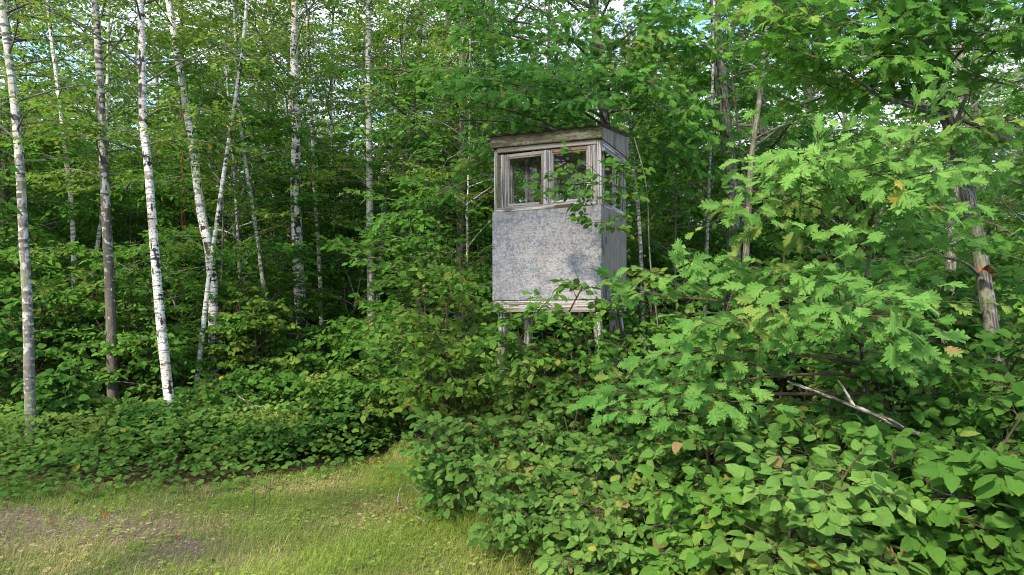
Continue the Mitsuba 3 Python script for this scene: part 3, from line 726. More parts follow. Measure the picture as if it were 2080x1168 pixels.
front_tree('aspen_tree', 'dark based aspen standing second from the left edge', 'tree', [(231, 862), (227, 700), (222, 560), (214, 400), (207, 250), (200, 100), (192, -20)], 10.0, (22, 16), 'm_bark_aspen_dark', 32, crown=CR, stubs=5)
front_tree('birch_tree', 'bright white birch leaning left with its foot in the ground cover', 'tree', [(352, 892), (338, 760), (325, 640), (312, 480), (300, 330), (290, 230), (289, 120), (284, -30)], 9.0, (21, 14), 'm_bark_birch', 33, crown=CR, stubs=4)
front_tree('birch_tree', 'curved white birch crossed by a thinner white stem', 'tree', [(433, 790), (434, 650), (432, 590), (425, 510), (408, 430), (398, 350), (385, 260), (372, 180), (352, 60), (338, -30)], 11.2, (23, 15), 'm_bark_birch', 34, crown=CR)
front_tree('birch_tree', 'thin white birch slanting across the foot of the curved birch', 'tree', [(394, 840), (400, 780), (412, 670), (425, 560), (438, 470), (455, 350), (472, 240), (490, 120)], 10.9, (11, 7), 'm_bark_birch', 35, crown=(12, 3.2, [.8, 1.1, .9], 4, .38, 7))
front_tree('birch_tree', 'stout pale birch with flaking bark, fifth large trunk from the left', 'tree', [(622, 760), (612, 640), (605, 520), (600, 370), (602, 250), (597, 100), (600, -30)], 13.2, (27, 20), 'm_bark_birch', 36, crown=(24, 4.2, [1.4, 2.2, 1.8, .8], 4, .45, 8))
front_tree('aspen_tree', 'straight slim aspen, white above and grey at its foot, left of the stand', 'tree', [(756, 815), (755, 650), (752, 500), (750, 300), (748, 150), (748, -20)], 12.6, (18, 14), 'm_bark_aspen', 37, crown=CR, stubs=4)
front_tree('birch_tree', 'thin white birch leaning right beside the straight slim aspen', 'tree', [(764, 660), (772, 560), (780, 420), (795, 300), (806, 200), (820, 80), (835, -30)], 14.4, (13, 10), 'm_bark_birch', 38, crown=CR)
front_tree('oak_tree', 'dark brown tree trunk just left of the stand behind the slim birches', 'tree', [(812, 590), (818, 450), (822, 350), (835, 240), (848, 130), (857, 0)], 15.5, (20, 17), 'm_bark_grey', 39, crown=(22, 4.5, [1.6, 2.4, 2, .8], 4, .5, 8), leafb='m_forest', leaf=.1)
front_tree('birch_tree', 'thin grey stemmed young birch between the curved and the stout birches', 'tree', [(543, 805), (540, 640), (530, 540), (515, 430), (500, 340), (488, 240), (480, 120)], 11.8, (10, 6), 'm_bark_aspen', 40, crown=(12, 3.2, [.8, 1.1, .9], 4, .38, 7))
front_tree('birch_tree', 'thin spotted birch just right of the stout pale birch', 'tree', [(655, 735), (650, 560), (640, 400), (630, 170), (622, 0)], 14.5, (10, 8), 'm_bark_birch', 41, crown=CR)
front_tree('pine_tree', 'orange brown pine trunk in the shade behind the curved birch', 'tree', [(375, 640), (374, 500), (372, 380), (370, 200)], 15.5, (15, 13), 'm_bark_pine', 42, crown=(18, 6, [1, 1.5, 1], 4, .4, 7), leafb='m_forest')
front_tree('birch_tree', 'thin leaning white birch beside the dark based aspen', 'tree', [(178, 640), (195, 520), (210, 400), (216, 250)], 13.2, (10, 8), 'm_bark_birch', 43, crown=CR)
front_tree('birch_tree', 'spotted birch between the two leftmost aspens', 'tree', [(152, 600), (147, 440), (132, 300), (118, 180), (100, 40)], 12.8, (12, 9), 'm_bark_birch', 44, crown=CR)
front_tree('birch_tree', 'pale birch half hidden behind the stout pale birch', 'tree', [(592, 640), (588, 470), (580, 330), (560, 150), (540, 0)], 17.0, (13, 11), 'm_bark_birch', 45, crown=CR)
front_tree('oak_tree', 'thick dark trunk right of the stand deep in the shade', 'tree', [(1492, 640), (1488, 420), (1470, 220), (1455, 60), (1450, -40)], 10.5, (34, 28), 'm_bark_grey', 46, crown=(22, 4.5, [1.5, 2.2, 1.8, .8], 4, .5, 8), leafb='m_oak', leaf=.1)
front_tree('aspen_tree', 'thin grey stem close behind the right wall of the stand', 'tree', [(1306, 640), (1302, 520), (1296, 420), (1283, 300), (1276, 180)], 9.5, (9, 6), 'm_bark_aspen', 47, crown=(10, 3.6, [.8, 1, .8], 4, .4, 7), leafb='m_forest')
front_tree('aspen_tree', 'thin pale stem right of the stand and left of the thick dark trunk', 'tree', [(1434, 560), (1440, 380), (1446, 220)], 10.2, (8, 6), 'm_bark_aspen', 48, crown=(10, 3.6, [.8, 1, .8], 4, .4, 7), leafb='m_forest')
front_tree('aspen_tree', 'pale grey trunk at the right, behind the near oak', 'tree', [(1925, 640), (1935, 480), (1945, 250), (1952, 60)], 9.5, (22, 16), 'm_bark_grey', 49, crown=CR, leafb='m_forest')
front_tree('aspen_tree', 'grey stem leaning in the shade right of the thick dark trunk', 'tree', [(1510, 600), (1518, 470), (1526, 330), (1545, 180)], 9.0, (15, 11), 'm_bark_grey', 50, crown=(10, 3.6, [.8, 1, .8], 4, .4, 7), leafb='m_oak')

# ------------------------------------------------------------------ the near oak at the right and the young oak in front of it
def oak_boughs(key, boughs, rng, bark='m_bark_grey', leaf=.15, nt=5, tl=.34, k=7, single=300, sub=4, toward=(-.1, -.7, .9), first=0, leafb='m_oak'):
    """boughs: lists of (px, py, Y) with start and end radius. Each is a part; its leaves hang on its twigs."""
    tw = []
    for i, (pts, r0, r1) in enumerate(boughs):
        line = smooth_line([at(*p) for p in pts], 12)
        n = i + first
        B = branches_of(line, rng, sub, .25, .98, [.55, .5, .35], (-5, 35), bias=(0, -.1, 0), curve=.12, m=5)
        B = np.concatenate([B, np.stack([line[np.linspace(len(line) * 2 // 3, len(line) - 1, 5).astype(int)]])])
        st, d, L = twigs_of(B, rng, nt, tl, t0=.15, spread=55)
        v, f, uv = join([tubes(line[None], np.linspace(r0, r1, 12)[None], 7), bough_tubes(B[:-1], r1 * .8, r1 * .4, 4), twig_tubes(st, d, L, .0028)])
        put(f'{key}__branch' if n == 0 else f'{key}__branch_{n:03d}', (v, f), bark, uv=uv)
        tw.append((st, d, L))
    st, d, L = (np.concatenate([t[i] for t in tw]) for i in range(3))
    P, D, N, S = leaves_on(st, d, L, rng, k, leaf, toward=toward, jit=.62, droop=.38, tipk=4, petiole=.22, aj=34)
    hang_leaves(key, leaf_frames(P, D, N, S), OAKF, leafb, rng, single)

rng = np.random.default_rng(61)
OK1 = key_for('oak_tree'); tag(OK1, 'grey trunked oak at the right edge reaching over the shrubs', 'tree')
tp = [at(2030, 1000, 5.0), at(2028, 900, 5.0), at(2025, 780, 5.0), at(2015, 680, 5.0), at(2000, 580, 5.0), at(1985, 480, 5.0), at(1960, 370, 5.0), at(1930, 260, 5.0), at(1890, 150, 5.0), at(1855, 60, 5.0), at(1838, -40, 5.0), at(1815, -260, 5.1)]
tp.insert(0, np.array([tp[0][0], 5.0, -.1]))
v, f, uv = trunk_mesh(tp, .060, .032, n=80, rough=.07, seed=9, flare=.3)
put(f'{OK1}__trunk', (v, f), 'm_bark_grey', smooth=True, uv=uv)
oak_boughs(OK1, [
    ([(1858, 70, 5.0), (1800, 20, 4.9), (1730, 10, 4.7), (1600, 40, 4.6)], .018, .006),
    ([(1848, 40, 5.0), (1880, -30, 4.8), (1960, -90, 4.4)], .020, .008),
    ([(1925, 250, 5.0), (1830, 205, 4.8), (1740, 185, 4.6), (1640, 210, 4.5)], .016, .005),
    ([(1920, 235, 5.0), (1800, 200, 4.5), (1690, 130, 4.2), (1580, 90, 4.1), (1500, 60, 4.0)], .016, .005),
    ([(1935, 270, 5.0), (2000, 130, 4.7), (2060, 60, 4.4), (2120, 20, 4.2)], .016, .006),
    ([(1950, 240, 5.0), (2020, 270, 4.8), (2090, 292, 4.7), (2150, 290, 4.6)], .018, .007),
    ([(1900, 160, 5.0), (1980, 80, 4.4), (2040, 60, 4.0)], .014, .005),
    ([(1870, 100, 5.0), (1760, 60, 4.3), (1650, 0, 4.0), (1560, -30, 3.9)], .014, .005),
    ([(1880, 130, 5.0), (1800, 110, 4.3), (1740, 120, 3.9)], .012, .004),
    ([(1840, -30, 5.0), (1720, -90, 4.6), (1600, -110, 4.4)], .016, .006),
    ([(1850, 60, 5.0), (1780, 40, 4.6), (1700, 60, 4.4), (1640, 110, 4.3)], .014, .005),
    ([(1900, 170, 5.0), (1960, 150, 4.7), (2040, 170, 4.5), (2100, 180, 4.4)], .014, .005),
    ([(1880, 120, 5.0), (1840, 110, 4.6), (1800, 140, 4.4), (1780, 170, 4.3)], .012, .005),
    ([(1840, -20, 5.0), (1780, -40, 4.6), (1690, -30, 4.3), (1560, 10, 4.2)], .014, .005),
    ([(1845, 0, 5.0), (1950, 10, 4.6), (2040, 0, 4.4)], .014, .005),
    ([(1830, -150, 5.0), (1900, -500, 3.6), (1800, -1100, 2.6)], .022, .008),
    ([(1835, -100, 5.0), (1700, -420, 3.9), (1400, -800, 3.2)], .022, .008),
    ([(1828, -180, 5.0), (2300, -600, 3.6), (2600, -1200, 2.6)], .022, .008),
    ([(1825, -200, 5.05), (1600, -420, 4.4), (1350, -560, 4.0)], .020, .008),
    ([(1830, -150, 5.0), (2100, -350, 4.2), (2400, -500, 3.8)], .020, .008),
    ([(1990, 560, 5.0), (1950, 530, 4.8), (1900, 520, 4.6), (1830, 545, 4.5)], .012, .004),
], rng, leaf=.118, sub=5)
# young oak
rng = np.random.default_rng(62)
OK2 = key_for('oak_sapling'); tag(OK2, 'young oak with bright lobed leaves spreading in the right foreground', 'sapling')
def gp(px, Y): return np.array([(px - 1040) / FPX * Y, Y, -.05])
base = gp(1760, 4.1)
line = [base, at(1765, 900, 4.1), at(1755, 760, 4.0), at(1750, 640, 3.9), at(1770, 500, 3.85), at(1800, 400, 3.8)]
v, f, uv = trunk_mesh(line, .022, .010, sides=9, n=40, seed=4)
put(f'{OK2}__trunk', (v, f), 'm_bark_grey', smooth=True, uv=uv)
oak_boughs(OK2, [
    ([(1765, 480, 3.85), (1780, 400, 3.75), (1845, 330, 3.7), (1870, 250, 3.7)], .010, .003),
    ([(1762, 500, 3.85), (1720, 400, 3.7), (1660, 370, 3.6), (1590, 355, 3.55)], .010, .003),
    ([(1755, 520, 3.85), (1680, 430, 3.75), (1610, 410, 3.7), (1560, 440, 3.7)], .010, .003),
    ([(1768, 470, 3.85), (1750, 400, 3.6), (1730, 340, 3.5)], .008, .003),
    ([(1760, 520, 3.85), (1690, 480, 3.6), (1640, 470, 3.5)], .008, .003),
    ([(1752, 660, 3.9), (1640, 590, 3.8), (1530, 545, 3.9)], .010, .003),
    ([(1752, 690, 3.9), (1600, 640, 3.9), (1450, 610, 4.0), (1340, 600, 4.2), (1270, 572, 4.3)], .012, .003),
    ([(1752, 690, 3.9), (1680, 650, 3.5), (1620, 640, 3.3)], .010, .003),
    ([(1752, 700, 3.9), (1720, 680, 3.4), (1700, 670, 3.1)], .010, .003),
    ([(1754, 740, 3.9), (1620, 720, 3.7), (1480, 710, 3.8), (1340, 730, 4.1)], .012, .003),
    ([(1756, 770, 4.0), (1640, 760, 3.6), (1520, 770, 3.5), (1400, 800, 3.7)], .012, .003),
    ([(1758, 800, 4.0), (1560, 800, 3.9), (1400, 840, 4.1), (1220, 830, 4.4)], .012, .003),
    ([(1752, 680, 3.9), (1640, 680, 3.6), (1540, 690, 3.6), (1440, 670, 3.8)], .010, .003),
], rng, leaf=.116, nt=5, k=6, sub=4, leafb='m_young_oak', bark='m_twig')
# oak whose boughs hang over the roof of the stand
rng = np.random.default_rng(63)
OK3 = key_for('oak_tree'); tag(OK3, 'oak spreading its lobed leaves above and behind the stand roof', 'tree')
tp = [gp(1250, 9.6), at(1248, 640, 9.6), at(1240, 400, 9.6), at(1225, 200, 9.6), at(1205, 0, 9.6), at(1195, -300, 9.6)]
v, f, uv = trunk_mesh(tp, .085, .05, n=60, seed=5)
put(f'{OK3}__trunk', (v, f), 'm_bark_grey', smooth=True, uv=uv)
bg = []
for (x0, y0), (x1, y1, Y1) in [((1172, 330), (900, 190, 8.2)), ((1170, 300), (870, 250, 8.6)), ((1170, 260), (960, 160, 8.0)), ((1168, 240), (1050, 190, 7.6)), ((1168, 250), (1190, 200, 7.4)), ((1168, 200), (1340, 180, 8.0)),
                               ((1170, 330), (960, 330, 8.6)), ((1172, 320), (880, 400, 9.2)), ((1168, 230), (1420, 260, 8.4)), ((1165, 160), (950, 60, 8.4)), ((1165, 140), (1120, 90, 7.8)), ((1165, 130), (1330, 60, 8.2)),
                               ((1160, 60), (1020, -60, 8.0)), ((1160, 60), (1280, -40, 8.0)), ((1170, 300), (1400, 330, 8.8)), ((1168, 210), (1260, 150, 7.6)), ((1165, 100), (1450, 100, 8.6)), ((1160, 20), (900, -30, 8.8))]:
    x0 += 66 - (330 - y0) * .05
    bg.append(([(x0, y0, 9.6), (x0 * .5 + x1 * .5, y0 * .5 + y1 * .5 - 25, 9.6 * .5 + Y1 * .5), (x1, y1, Y1)], .022, .006))
oak_boughs(OK3, bg, rng, leaf=.14, nt=5, tl=.4, k=7, sub=6)

# ------------------------------------------------------------------ shrubs
def sh(px, Y, top, hw, seed, label, bsdf='m_hazel', name='shrub', cat='shrub', **kw):
    x = (px - 1040) / FPX * Y
    h = EYE + (HOR - top) / FPX * Y
    return shrub(name, label, cat, x, Y, max(h, .3), hw / FPX * Y * 1.1, seed, bsdf, **kw)
far = dict(single=150)
sh(50, 10.0, 640, 110, 101, 'dark green shrub around the leftmost aspen', leaf=.12, **far)
sh(160, 10.9, 600, 100, 102, 'leafy shrub between the two leftmost aspens', leaf=.11, **far)
sh(300, 10.4, 590, 90, 103, 'leafy shrub behind the bright leaning birch', **far)
sh(505, 11.3, 600, 75, 104, 'yellow green shrub between the curved birch and the stout birch', 'm_autumn', **far)
sh(480, 9.2, 790, 110, 105, 'low green shrub at the foot of the curved birch', **far)
sh(620, 9.8, 752, 100, 106, 'green shrub at the foot of the stout pale birch', leaf=.11, **far)
sh(735, 13.3, 650, 90, 107, 'green shrub behind the foot of the straight slim aspen', **far)
sh(690, 8.4, 805, 110, 108, 'green shrub in front of the straight slim aspen', leaf=.10, **far)
sh(835, 8.8, 600, 85, 109, 'tall green shrub left of the stand', **far)
sh(560, 7.9, 870, 90, 110, 'low green shrub at the grass edge before the stout birch', leaf=.07, **far)
sh(410, 8.2, 860, 80, 111, 'low green shrub right of the bright leaning birch', 'm_dogwood', leaf=.065, **far)
sh(275, 8.3, 850, 62, 112, 'low green shrub left of the bright leaning birch', leaf=.09, **far)
sh(145, 8.8, 760, 45, 113, 'broad leaved shrub right of the leftmost aspen', leaf=.12, **far)
sh(930, 7.0, 625, 120, 114, 'shrub with yellowing leaves left of the stand legs', 'm_autumn', leaf=0.085)
sh(905, 7.6, 545, 60, 115, 'tall bright sprig of shrub beside the left wall of the stand', 'm_autumn', stems=3, **far)
sh(1090, 6.2, 640, 112, 116, 'green shrub in front of the stand legs', leaf=0.082)
sh(1165, 5.9, 678, 62, 136, 'shrub before the gap between the front legs of the stand', leaf=.078)
sh(1300, 6.6, 615, 80, 117, 'green shrub at the right leg of the stand', leaf=0.082)
sh(960, 5.5, 880, 120, 118, 'rounded shrub at the grass edge below the yellowing shrub', 'm_dogwood', leaf=0.072)
sh(1130, 5.1, 850, 120, 119, 'low shrub in front of the stand, above the grass edge', 'm_dogwood', leaf=0.072)
sh(1340, 5.2, 790, 120, 120, 'shrub below the left reach of the young oak', leaf=0.075)
sh(1105, 4.5, 970, 110, 121, 'shrub with pinkish leaves at the tip of the grass', 'm_dogwood', leaf=0.066)
sh(1300, 4.2, 930, 140, 122, 'shrub in the middle of the foreground bushes', 'm_dogwood', leaf=0.068)
sh(1500, 4.0, 880, 150, 123, 'shrub under the lowest bough of the young oak', 'm_dogwood', leaf=0.074)
sh(1700, 3.9, 840, 150, 124, 'broad leaved hazel under the young oak', leaf=0.082)
sh(1910, 4.0, 800, 150, 125, 'broad leaved hazel around the trunk of the near oak', leaf=0.09)
sh(2060, 4.4, 700, 120, 126, 'dark hazel at the right edge behind the near oak', leaf=0.092)
sh(1262, 3.7, 1060, 120, 127, 'low shrub at the bottom of the view right of the grass', 'm_dogwood', leaf=0.066)
sh(1460, 3.3, 1040, 130, 128, 'hazel at the bottom edge left of the bright sprig', leaf=0.07)
sh(1650, 2.9, 1030, 120, 129, 'bright hazel sprig in the bottom right foreground', 'm_dogwood', leaf=0.078)
sh(1830, 3.1, 960, 130, 130, 'dark hazel in the lower right foreground', leaf=0.084)
sh(2030, 2.8, 1010, 110, 131, 'bright broad leaved hazel in the bottom right corner', leaf=0.088)
sh(1780, 5.4, 680, 150, 132, 'dark shrub in the shade behind the young oak', leaf=0.09)
sh(1450, 6.4, 640, 110, 133, 'dark shrub behind the left reach of the young oak', leaf=0.09)
sh(1620, 6.6, 560, 120, 134, 'tall dark shrub between the thick dark trunk and the near oak', leaf=.11, **far)
sh(1960, 6.4, 600, 120, 135, 'tall dark shrub behind the near oak trunk', leaf=.11, **far)

# ------------------------------------------------------------------ sprigs before the stand, dead wood
def sprig(key, boughs, rng, leaf, variants, leafb, nt, tl, k, sub, spread=45, bark='m_twig'):
    tw = []
    for i, (pts, r0, r1) in enumerate(boughs):
        line = smooth_line([at(*p) for p in pts], 12)
        B = line[None, ::2]
        if sub:
            B = np.concatenate([B, branches_of(line, rng, sub, .35, .95, [.22, .16], (-20, 40), curve=.1, m=6)])
        st, d, L = twigs_of(B, rng, nt, tl, t0=.3, spread=spread)
        v, f, uv = join([tubes(line[None], np.linspace(r0, r1, 12)[None], 5), bough_tubes(B[1:], r1 * .9, r1 * .5, 4) if sub else tubes(line[None], np.linspace(r0, r1, 12)[None], 5), twig_tubes(st, d, L, r1 * .5)])
        put(f'{key}__branch' + (f'_{i:03d}' if i else ''), (v, f), bark, uv=uv)
        tw.append((st, d, L))
    st, d, L = (np.concatenate([t[i] for t in tw]) for i in range(3))
    P, D, N, S = leaves_on(st, d, L, rng, k, leaf, toward=(0, -.8, .8), jit=.4)
    hang_leaves(key, leaf_frames(P, D, N, S), variants, leafb, rng, 300)
rng = np.random.default_rng(71)
SA = key_for('sapling'); tag(SA, 'thin sapling whose leafy twigs hang across the right window pane of the stand', 'sapling')
tp = [gp(1335, 6.3), at(1338, 700, 6.3), at(1320, 520, 6.35), at(1314, 390, 6.3), at(1288, 280, 6.3)]
v, f, uv = trunk_mesh(tp, .012, .005, sides=8, n=40, seed=6); put(f'{SA}__trunk', (v, f), 'm_bark_grey', smooth=True, uv=uv)
sprig(SA, [([(1314, 395, 6.3), (1260, 380, 6.25), (1190, 372, 6.2), (1130, 385, 6.2), (1070, 360, 6.2)], .005, .002), ([(1318, 400, 6.3), (1240, 372, 6.2), (1190, 330, 6.2), (1150, 298, 6.2)], .004, .002),
           ([(1316, 425, 6.3), (1262, 447, 6.25), (1210, 452, 6.2), (1178, 440, 6.2)], .004, .0018), ([(1310, 360, 6.3), (1260, 350, 6.2), (1215, 372, 6.2)], .004, .002), ([(1312, 420, 6.3), (1240, 400, 6.2), (1140, 400, 6.2)], .004, .0018)],
      rng, .072, HAZEL4, 'm_hazel', 4, .13, 4, 4)
SB = key_for('oak_seedling'); tag(SB, 'small oak shoot in front of the lower edge of the stand panel', 'sapling')
sprig(SB, [([(1215, 760, 6.0), (1185, 690, 6.0), (1140, 640, 6.0), (1085, 592, 6.0)], .006, .002), ([(1150, 648, 6.0), (1120, 640, 6.0), (1100, 628, 6.0)], .003, .002)], rng, .10, OAKF, 'm_oak', 4, .10, 3, 0)
def stick(name, label, pts, r0, r1, forks=0, seed=0, cat='dead branch', bark='m_deadwood'):
    rng = np.random.default_rng(seed)
    k = key_for(name); tag(k, label, cat)
    line = smooth_line([at(*p) for p in pts], 24)
    line = line + np.r_[0, rng.normal(0, r0 * .5, 22), 0][:, None] * rand_dir(rng, 24)
    parts = [tubes(line[None], np.linspace(r0, r1, 24)[None], 7)]
    if forks: parts.append(bough_tubes(branches_of(line, rng, forks, .2, .95, [.16, .1], (-40, 60), curve=.05, m=4), r1 * .8, r1 * .3, 4))
    v, f, uv = join(parts); put(k, (v, f), bark, smooth=True, uv=uv)
stick('dead_branch', 'whitish lichen covered dead bough slanting down under the young oak', [(1600, 775, 3.4), (1640, 790, 3.35), (1700, 812, 3.3), (1760, 835, 3.25), (1830, 868, 3.2), (1865, 880, 3.2)], .007, .011, 5, 1)
stick('dead_branch', 'thin bare white twigs poking out of the hazel at the lower right', [(1890, 990, 2.9), (1930, 1005, 2.85), (1975, 1010, 2.8)], .003, .002, 7, 2)
stick('dead_branch', 'thin curved dry stick arching out of the shrubs over the grass', [(865, 1062, 5.0), (835, 1040, 5.0), (808, 1015, 5.0), (815, 990, 5.05), (832, 985, 5.1), (848, 1000, 5.1)], .004, .003, 0, 3)
stick('dead_branch', 'fallen grey stick crossing the shrubs at the foot of the curved birch', [(480, 800, 8.6), (520, 825, 8.55), (560, 830, 8.5)], .009, .006, 2, 4)
for i, (px, py, ph, Yd) in enumerate([(549, 1034, 975, 5.7), (541, 1030, 985, 5.75), (517, 1045, 1000, 5.55)]):
    stick('dry_stem', ('tallest dark dry stem standing alone in the grass', 'dark dry stem close left of the tallest dry stem', 'short dark dry stem left of the two other dry stems')[i], [(px, py, Yd), (px - 1, (py + ph) / 2, Yd), (px + 1, ph, Yd)], .003, .002, 0, 10 + i, 'dry stem', 'm_twig')

rng = np.random.default_rng(72)
dl = key_for('dead_leaf'); tag(dl, 'curled rust brown dead leaf caught beside the near oak trunk', 'leaf')
v, f, uv = leaf_ovate(5, .8, .5, .5, .1)
v = v @ np.array([[.9, 0, .3], [0, 1, 0], [-.3, 0, .9]]); v[:, 2] += .35 * np.abs(v[:, 1]) + .12 * np.sin(v[:, 0] * 7)
scene['m_dead_leaf'] = {'type': 'diffuse', 'reflectance': proc(lambda p, n, uv: mix([.13, .045, .02], [.32, .14, .065], fbm(p.x * 60, p.y * 60, p.z * 60, 3)))}
scene['m_dead_leaf'] = {'type': 'twosided', 'bsdf': scene['m_dead_leaf']}
put(dl, (v * .115 + at(1990, 553, 4.85), f), 'm_dead_leaf', uv=uv)
fs = key_for('flower_spikes'); tag(fs, 'row of short brown spent flower spikes in the lower right foliage', 'flower spikes')
for i in range(5):
    b = at(1786 + 13 * i + rng.uniform(-3, 3), 1140, 2.72); tpz = b + [rng.uniform(-.008, .008), 0, rng.uniform(.05, .085)]
    line = smooth_line([b, (b + tpz) / 2 + [.004, 0, 0], tpz], 14)
    v, f, uv = tubes(line[None], (np.interp(np.linspace(0, 1, 14), [0, .15, .5, 1], [.001, .008, .007, .002]) * (1 + .3 * np.sin(np.arange(14) * 3.1)))[None], 7)
    put(f'{fs}__spike' + (f'_{i:03d}' if i else ''), (v, f), 'm_dead_leaf', smooth=True, uv=uv)
put(f'{fs}__stalk', tubes(smooth_line([at(1812, 1300, 2.75), at(1808, 1190, 2.74), at(1810, 1138, 2.73)], 8)[None], np.full((1, 8), .0025), 5)[:2], 'm_twig')

# ------------------------------------------------------------------ ferns at the edge of the woods
def fern(label, px, py, size, seed, nf=8, bsdf='m_hazel'):
    rng = np.random.default_rng(seed)
    k = key_for('fern'); tag(k, label, 'fern', 'ferns at the edge of the woods')
    Y = EYE * FPX / (py - HOR); b = np.array([(px - 1040) / FPX * Y, Y, 0.0]); b[2] = float(height(b[0], b[1]))
    for i in range(nf):
        az = i * GOLD + rng.uniform(0, .6); L = size * rng.uniform(.7, 1.1)
        t = np.linspace(0, 1, 16)[:, None]; out = np.array([math.cos(az), math.sin(az), 0])
        line = b + out * L * (t * .9) + np.array([0, 0, 1]) * L * (1.05 * t - .85 * t ** 2.2)
        sd = np.cross(out, [0, 0, 1]); j = np.arange(3, 16); tg = unit(np.gradient(line, axis=0))[j]
        P = np.concatenate([line[j], line[j]]); w = L * .30 * np.sin(np.pi * (j / 16.5) ** .7)
        D = np.concatenate([sd + tg * .55, -sd + tg * .55]); N = np.tile([0, -.2, 1.0], (len(P), 1)) + rng.normal(0, .15, (len(P), 3))
        v, f, uv = join([tubes(line[None], np.linspace(.0025, .0008, 16)[None], 4), leaf_mesh([leaf_ovate(3, .26, .1, .3)], leaf_frames(P, unit(D), N, np.r_[w, w] + .004), rng)])
        put(f'{k}__frond' + (f'_{i:03d}' if i else ''), (v, f), bsdf, uv=uv)
fern('dark fern at the foot of the leftmost aspen', 30, 950, .42, 201)
fern('fern just right of the foot of the leftmost aspen', 118, 925, .38, 202)
fern('fern in the ground cover left of the bright leaning birch', 285, 925, .36, 203)
fern('pale fern in the ground cover right of the bright leaning birch', 455, 930, .38, 204, bsdf='m_cover')
fern('fern beside the grass under the straight slim aspen', 700, 920, .40, 205)
fern('fern peeking out from the shrubs at the right end of the grass', 905, 1045, .30, 206, bsdf='m_cover')

# ------------------------------------------------------------------ ground cover and grass
rng = np.random.default_rng(90)
n = 60000
X, Y = rng.uniform(-9, 1.0, n), rng.uniform(5.4, 10.5, n)
e = Y - far_edge(X) + (meshkit.fbm(np.stack([X * 1.3, Y * 1.3, X * 0], -1), 3, seed=8) - .5) * 1.6
ok = (rng.random(n) < np.clip(.26 + e * .75, .02, 1)) & (e > -.8) & (X < grass_edge(Y) + .6) & (np.abs(X) < .85 * Y)
X, Y, e = X[ok][:15000], Y[ok][:15000], e[ok][:15000]
Z = height(X, Y) + .03 + rng.random(len(X)) ** .8 * np.clip(.10 + .30 * e, .04, .46)
az = rng.uniform(0, 6.28, len(X))
D = np.stack([np.cos(az), np.sin(az), -.15 + rng.normal(0, .2, len(X))], -1)
N = np.array([0, -.35, 1.0]) + rng.normal(0, .3, (len(X), 3))
fr = leaf_frames(np.stack([X, Y, Z], -1), D, N, rng.uniform(.032, .095, len(X)))
RC = [leaf_ovate(3, .8, .15, .2), leaf_ovate(3, .9, .25, .1), leaf_ovate(3, .76, .05, .25)]
lv, lf, luv = leaf_mesh(RC, fr, rng)
put('ground_cover', (lv, lf), 'm_cover', uv=luv)
tag('ground_cover', 'low pale green leafy ground cover along the edge of the woods', 'ground cover', kind='stuff')

def grass_tone(p, n, uv):
    r = cell_rand(dr.floor(uv.x), dr.floor(uv.y), 3)
    w = fbm(p.x * 1.1, p.y * 1.1, 0, 3)
    c = mix([.20, .32, .055], [.42, .53, .12], dr.clip(r * .6 + w * .6 - .1, 0, 1))
    return mix(c, [.55, .48, .24], smoothstep(.58, .80, r * .55 + noise(p.x * 1.7, p.y * 1.7, 4) * .55))
leaf_bsdf('m_grass', proc(grass_tone), rough=.5, trans=.8)
n = 380000
X, Y = rng.uniform(-7, 1.4, n), 2.6 + 6.0 * rng.random(n) ** .8
dd = dirt(X, Y); cl = meshkit.fbm(np.stack([X * 2.2, Y * 2.2, X * 0], -1), 3, seed=6)
e = far_edge(X) + .3 - Y
ok = (np.abs(X) < .83 * Y + .2) & (X < grass_edge(Y) + .25) & (e > 0) & (rng.random(n) < np.clip(.55 - dd * .75, .12, 1)) & (rng.random(n) < np.clip(.25 + cl * 1.2, 0, 1))
X, Y, cl = X[ok], Y[ok], cl[ok]
n = len(X)
h = rng.uniform(.03, .085, n) * (.55 + .9 * cl) * np.where(rng.random(n) < .03, 1.9, 1)
edge_near = np.clip(1 - np.abs(grass_edge(Y) - X) / .28, 0, 1) * (rng.random(n) < .45)   # long unmown grass at the foot of the shrubs
h = h * (1 + 2.6 * edge_near)
az = rng.uniform(0, 6.28, n); bend = rng.uniform(.2, 1.1, n)
b = np.stack([X, Y, height(X, Y) - .003], -1)
dv = np.stack([np.cos(az), np.sin(az), az * 0], -1); sv = np.stack([-np.sin(az + .6), np.cos(az + .6), az * 0], -1) * rng.uniform(.0013, .0027, n)[:, None]
m1 = b + dv * (h * bend * .35)[:, None] + np.array([0, 0, 1]) * (h * .6)[:, None]
tp = b + dv * (h * bend)[:, None] + np.array([0, 0, 1]) * (h * (1.05 - .35 * bend))[:, None]
gv = np.stack([b - sv, b + sv, m1 + sv * .8, m1 - sv * .8, tp], 1).reshape(-1, 3)
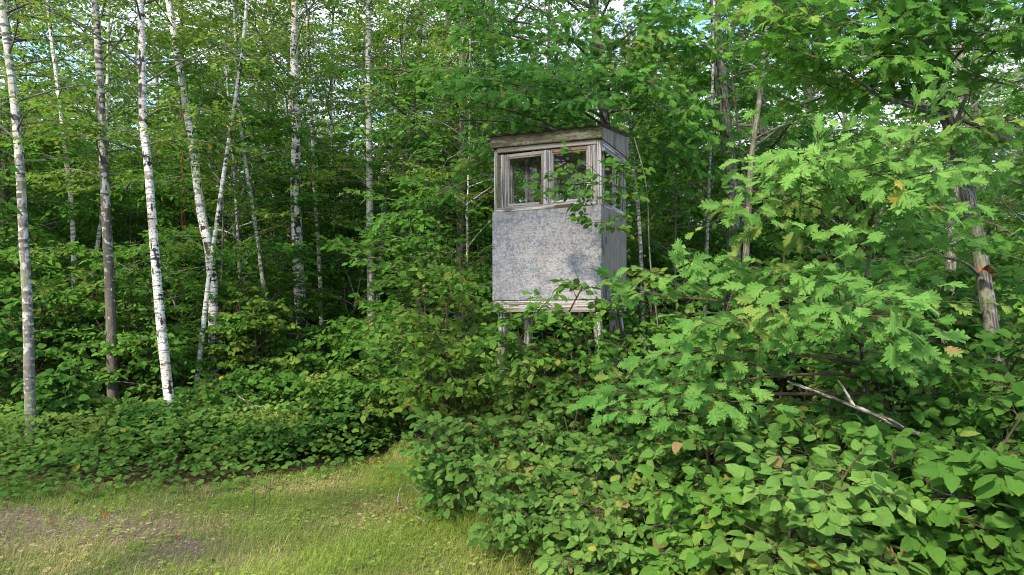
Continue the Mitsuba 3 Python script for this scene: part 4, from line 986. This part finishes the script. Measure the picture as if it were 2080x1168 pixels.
gf = (np.array([[0, 1, 2], [0, 2, 3], [3, 2, 4]])[None] + (np.arange(n) * 5)[:, None, None]).reshape(-1, 3)
guv = np.repeat(rng.integers(0, 400, (n, 1, 2)) + .5, 5, 1).reshape(-1, 2).astype(float)
put('grass', (gv, gf), 'm_grass', uv=guv)
tag('grass', 'short yellow green grass of the clearing in the foreground', 'grass', kind='stuff')
# small weeds in the turf
n = 9000
X, Y = rng.uniform(-6.5, .6, n), rng.uniform(3, 7.6, n)
w = meshkit.fbm(np.stack([X * 1.5, Y * 1.5, X * 0], -1), 3, seed=16)
ok = (w > .5) & (X < grass_edge(Y) + .1) & (Y < far_edge(X) + .3) & (rng.random(n) < np.clip(.9 - dirt(X, Y), .1, 1))
X, Y = X[ok], Y[ok]; az = rng.uniform(0, 6.28, len(X))
fr = leaf_frames(np.stack([X, Y, height(X, Y) + rng.uniform(.015, .05, len(X))], -1), np.stack([np.cos(az), np.sin(az), az * 0], -1), np.array([0, -.2, 1.]) + rng.normal(0, .25, (len(X), 3)), rng.uniform(.018, .05, len(X)))
lv, lf, luv = leaf_mesh([leaf_simple(.8, .1, .1), leaf_simple(.6, .2, .1)], fr, rng)
put('turf_weeds', (lv, lf), 'm_grass', uv=luv)
tag('turf_weeds', 'small flat weeds growing in the short grass', 'weeds', kind='stuff')
# dead leaves lying on the grass and soil
n = 260
X, Y = rng.uniform(-6, .8, n), rng.uniform(3.2, 8.5, n); az = rng.uniform(0, 6.28, n)
ok = X < grass_edge(Y) + .2
fr = leaf_frames(np.stack([X, Y, height(X, Y) + rng.uniform(.015, .05, n)], -1), np.stack([np.cos(az), np.sin(az), rng.normal(0, .2, n)], -1), np.array([0, 0, 1.]) + rng.normal(0, .35, (n, 3)), rng.uniform(.025, .06, n))[ok]
lv, lf, luv = leaf_mesh([leaf_ovate(3, .6, .4, .3), leaf_ovate(3, .7, .1, .5)], fr, rng)
put('fallen_leaves', (lv, lf), 'm_dead_leaf', uv=luv)
tag('fallen_leaves', 'scattered small dead leaves lying on the grass and bare soil', 'fallen leaves', kind='stuff')
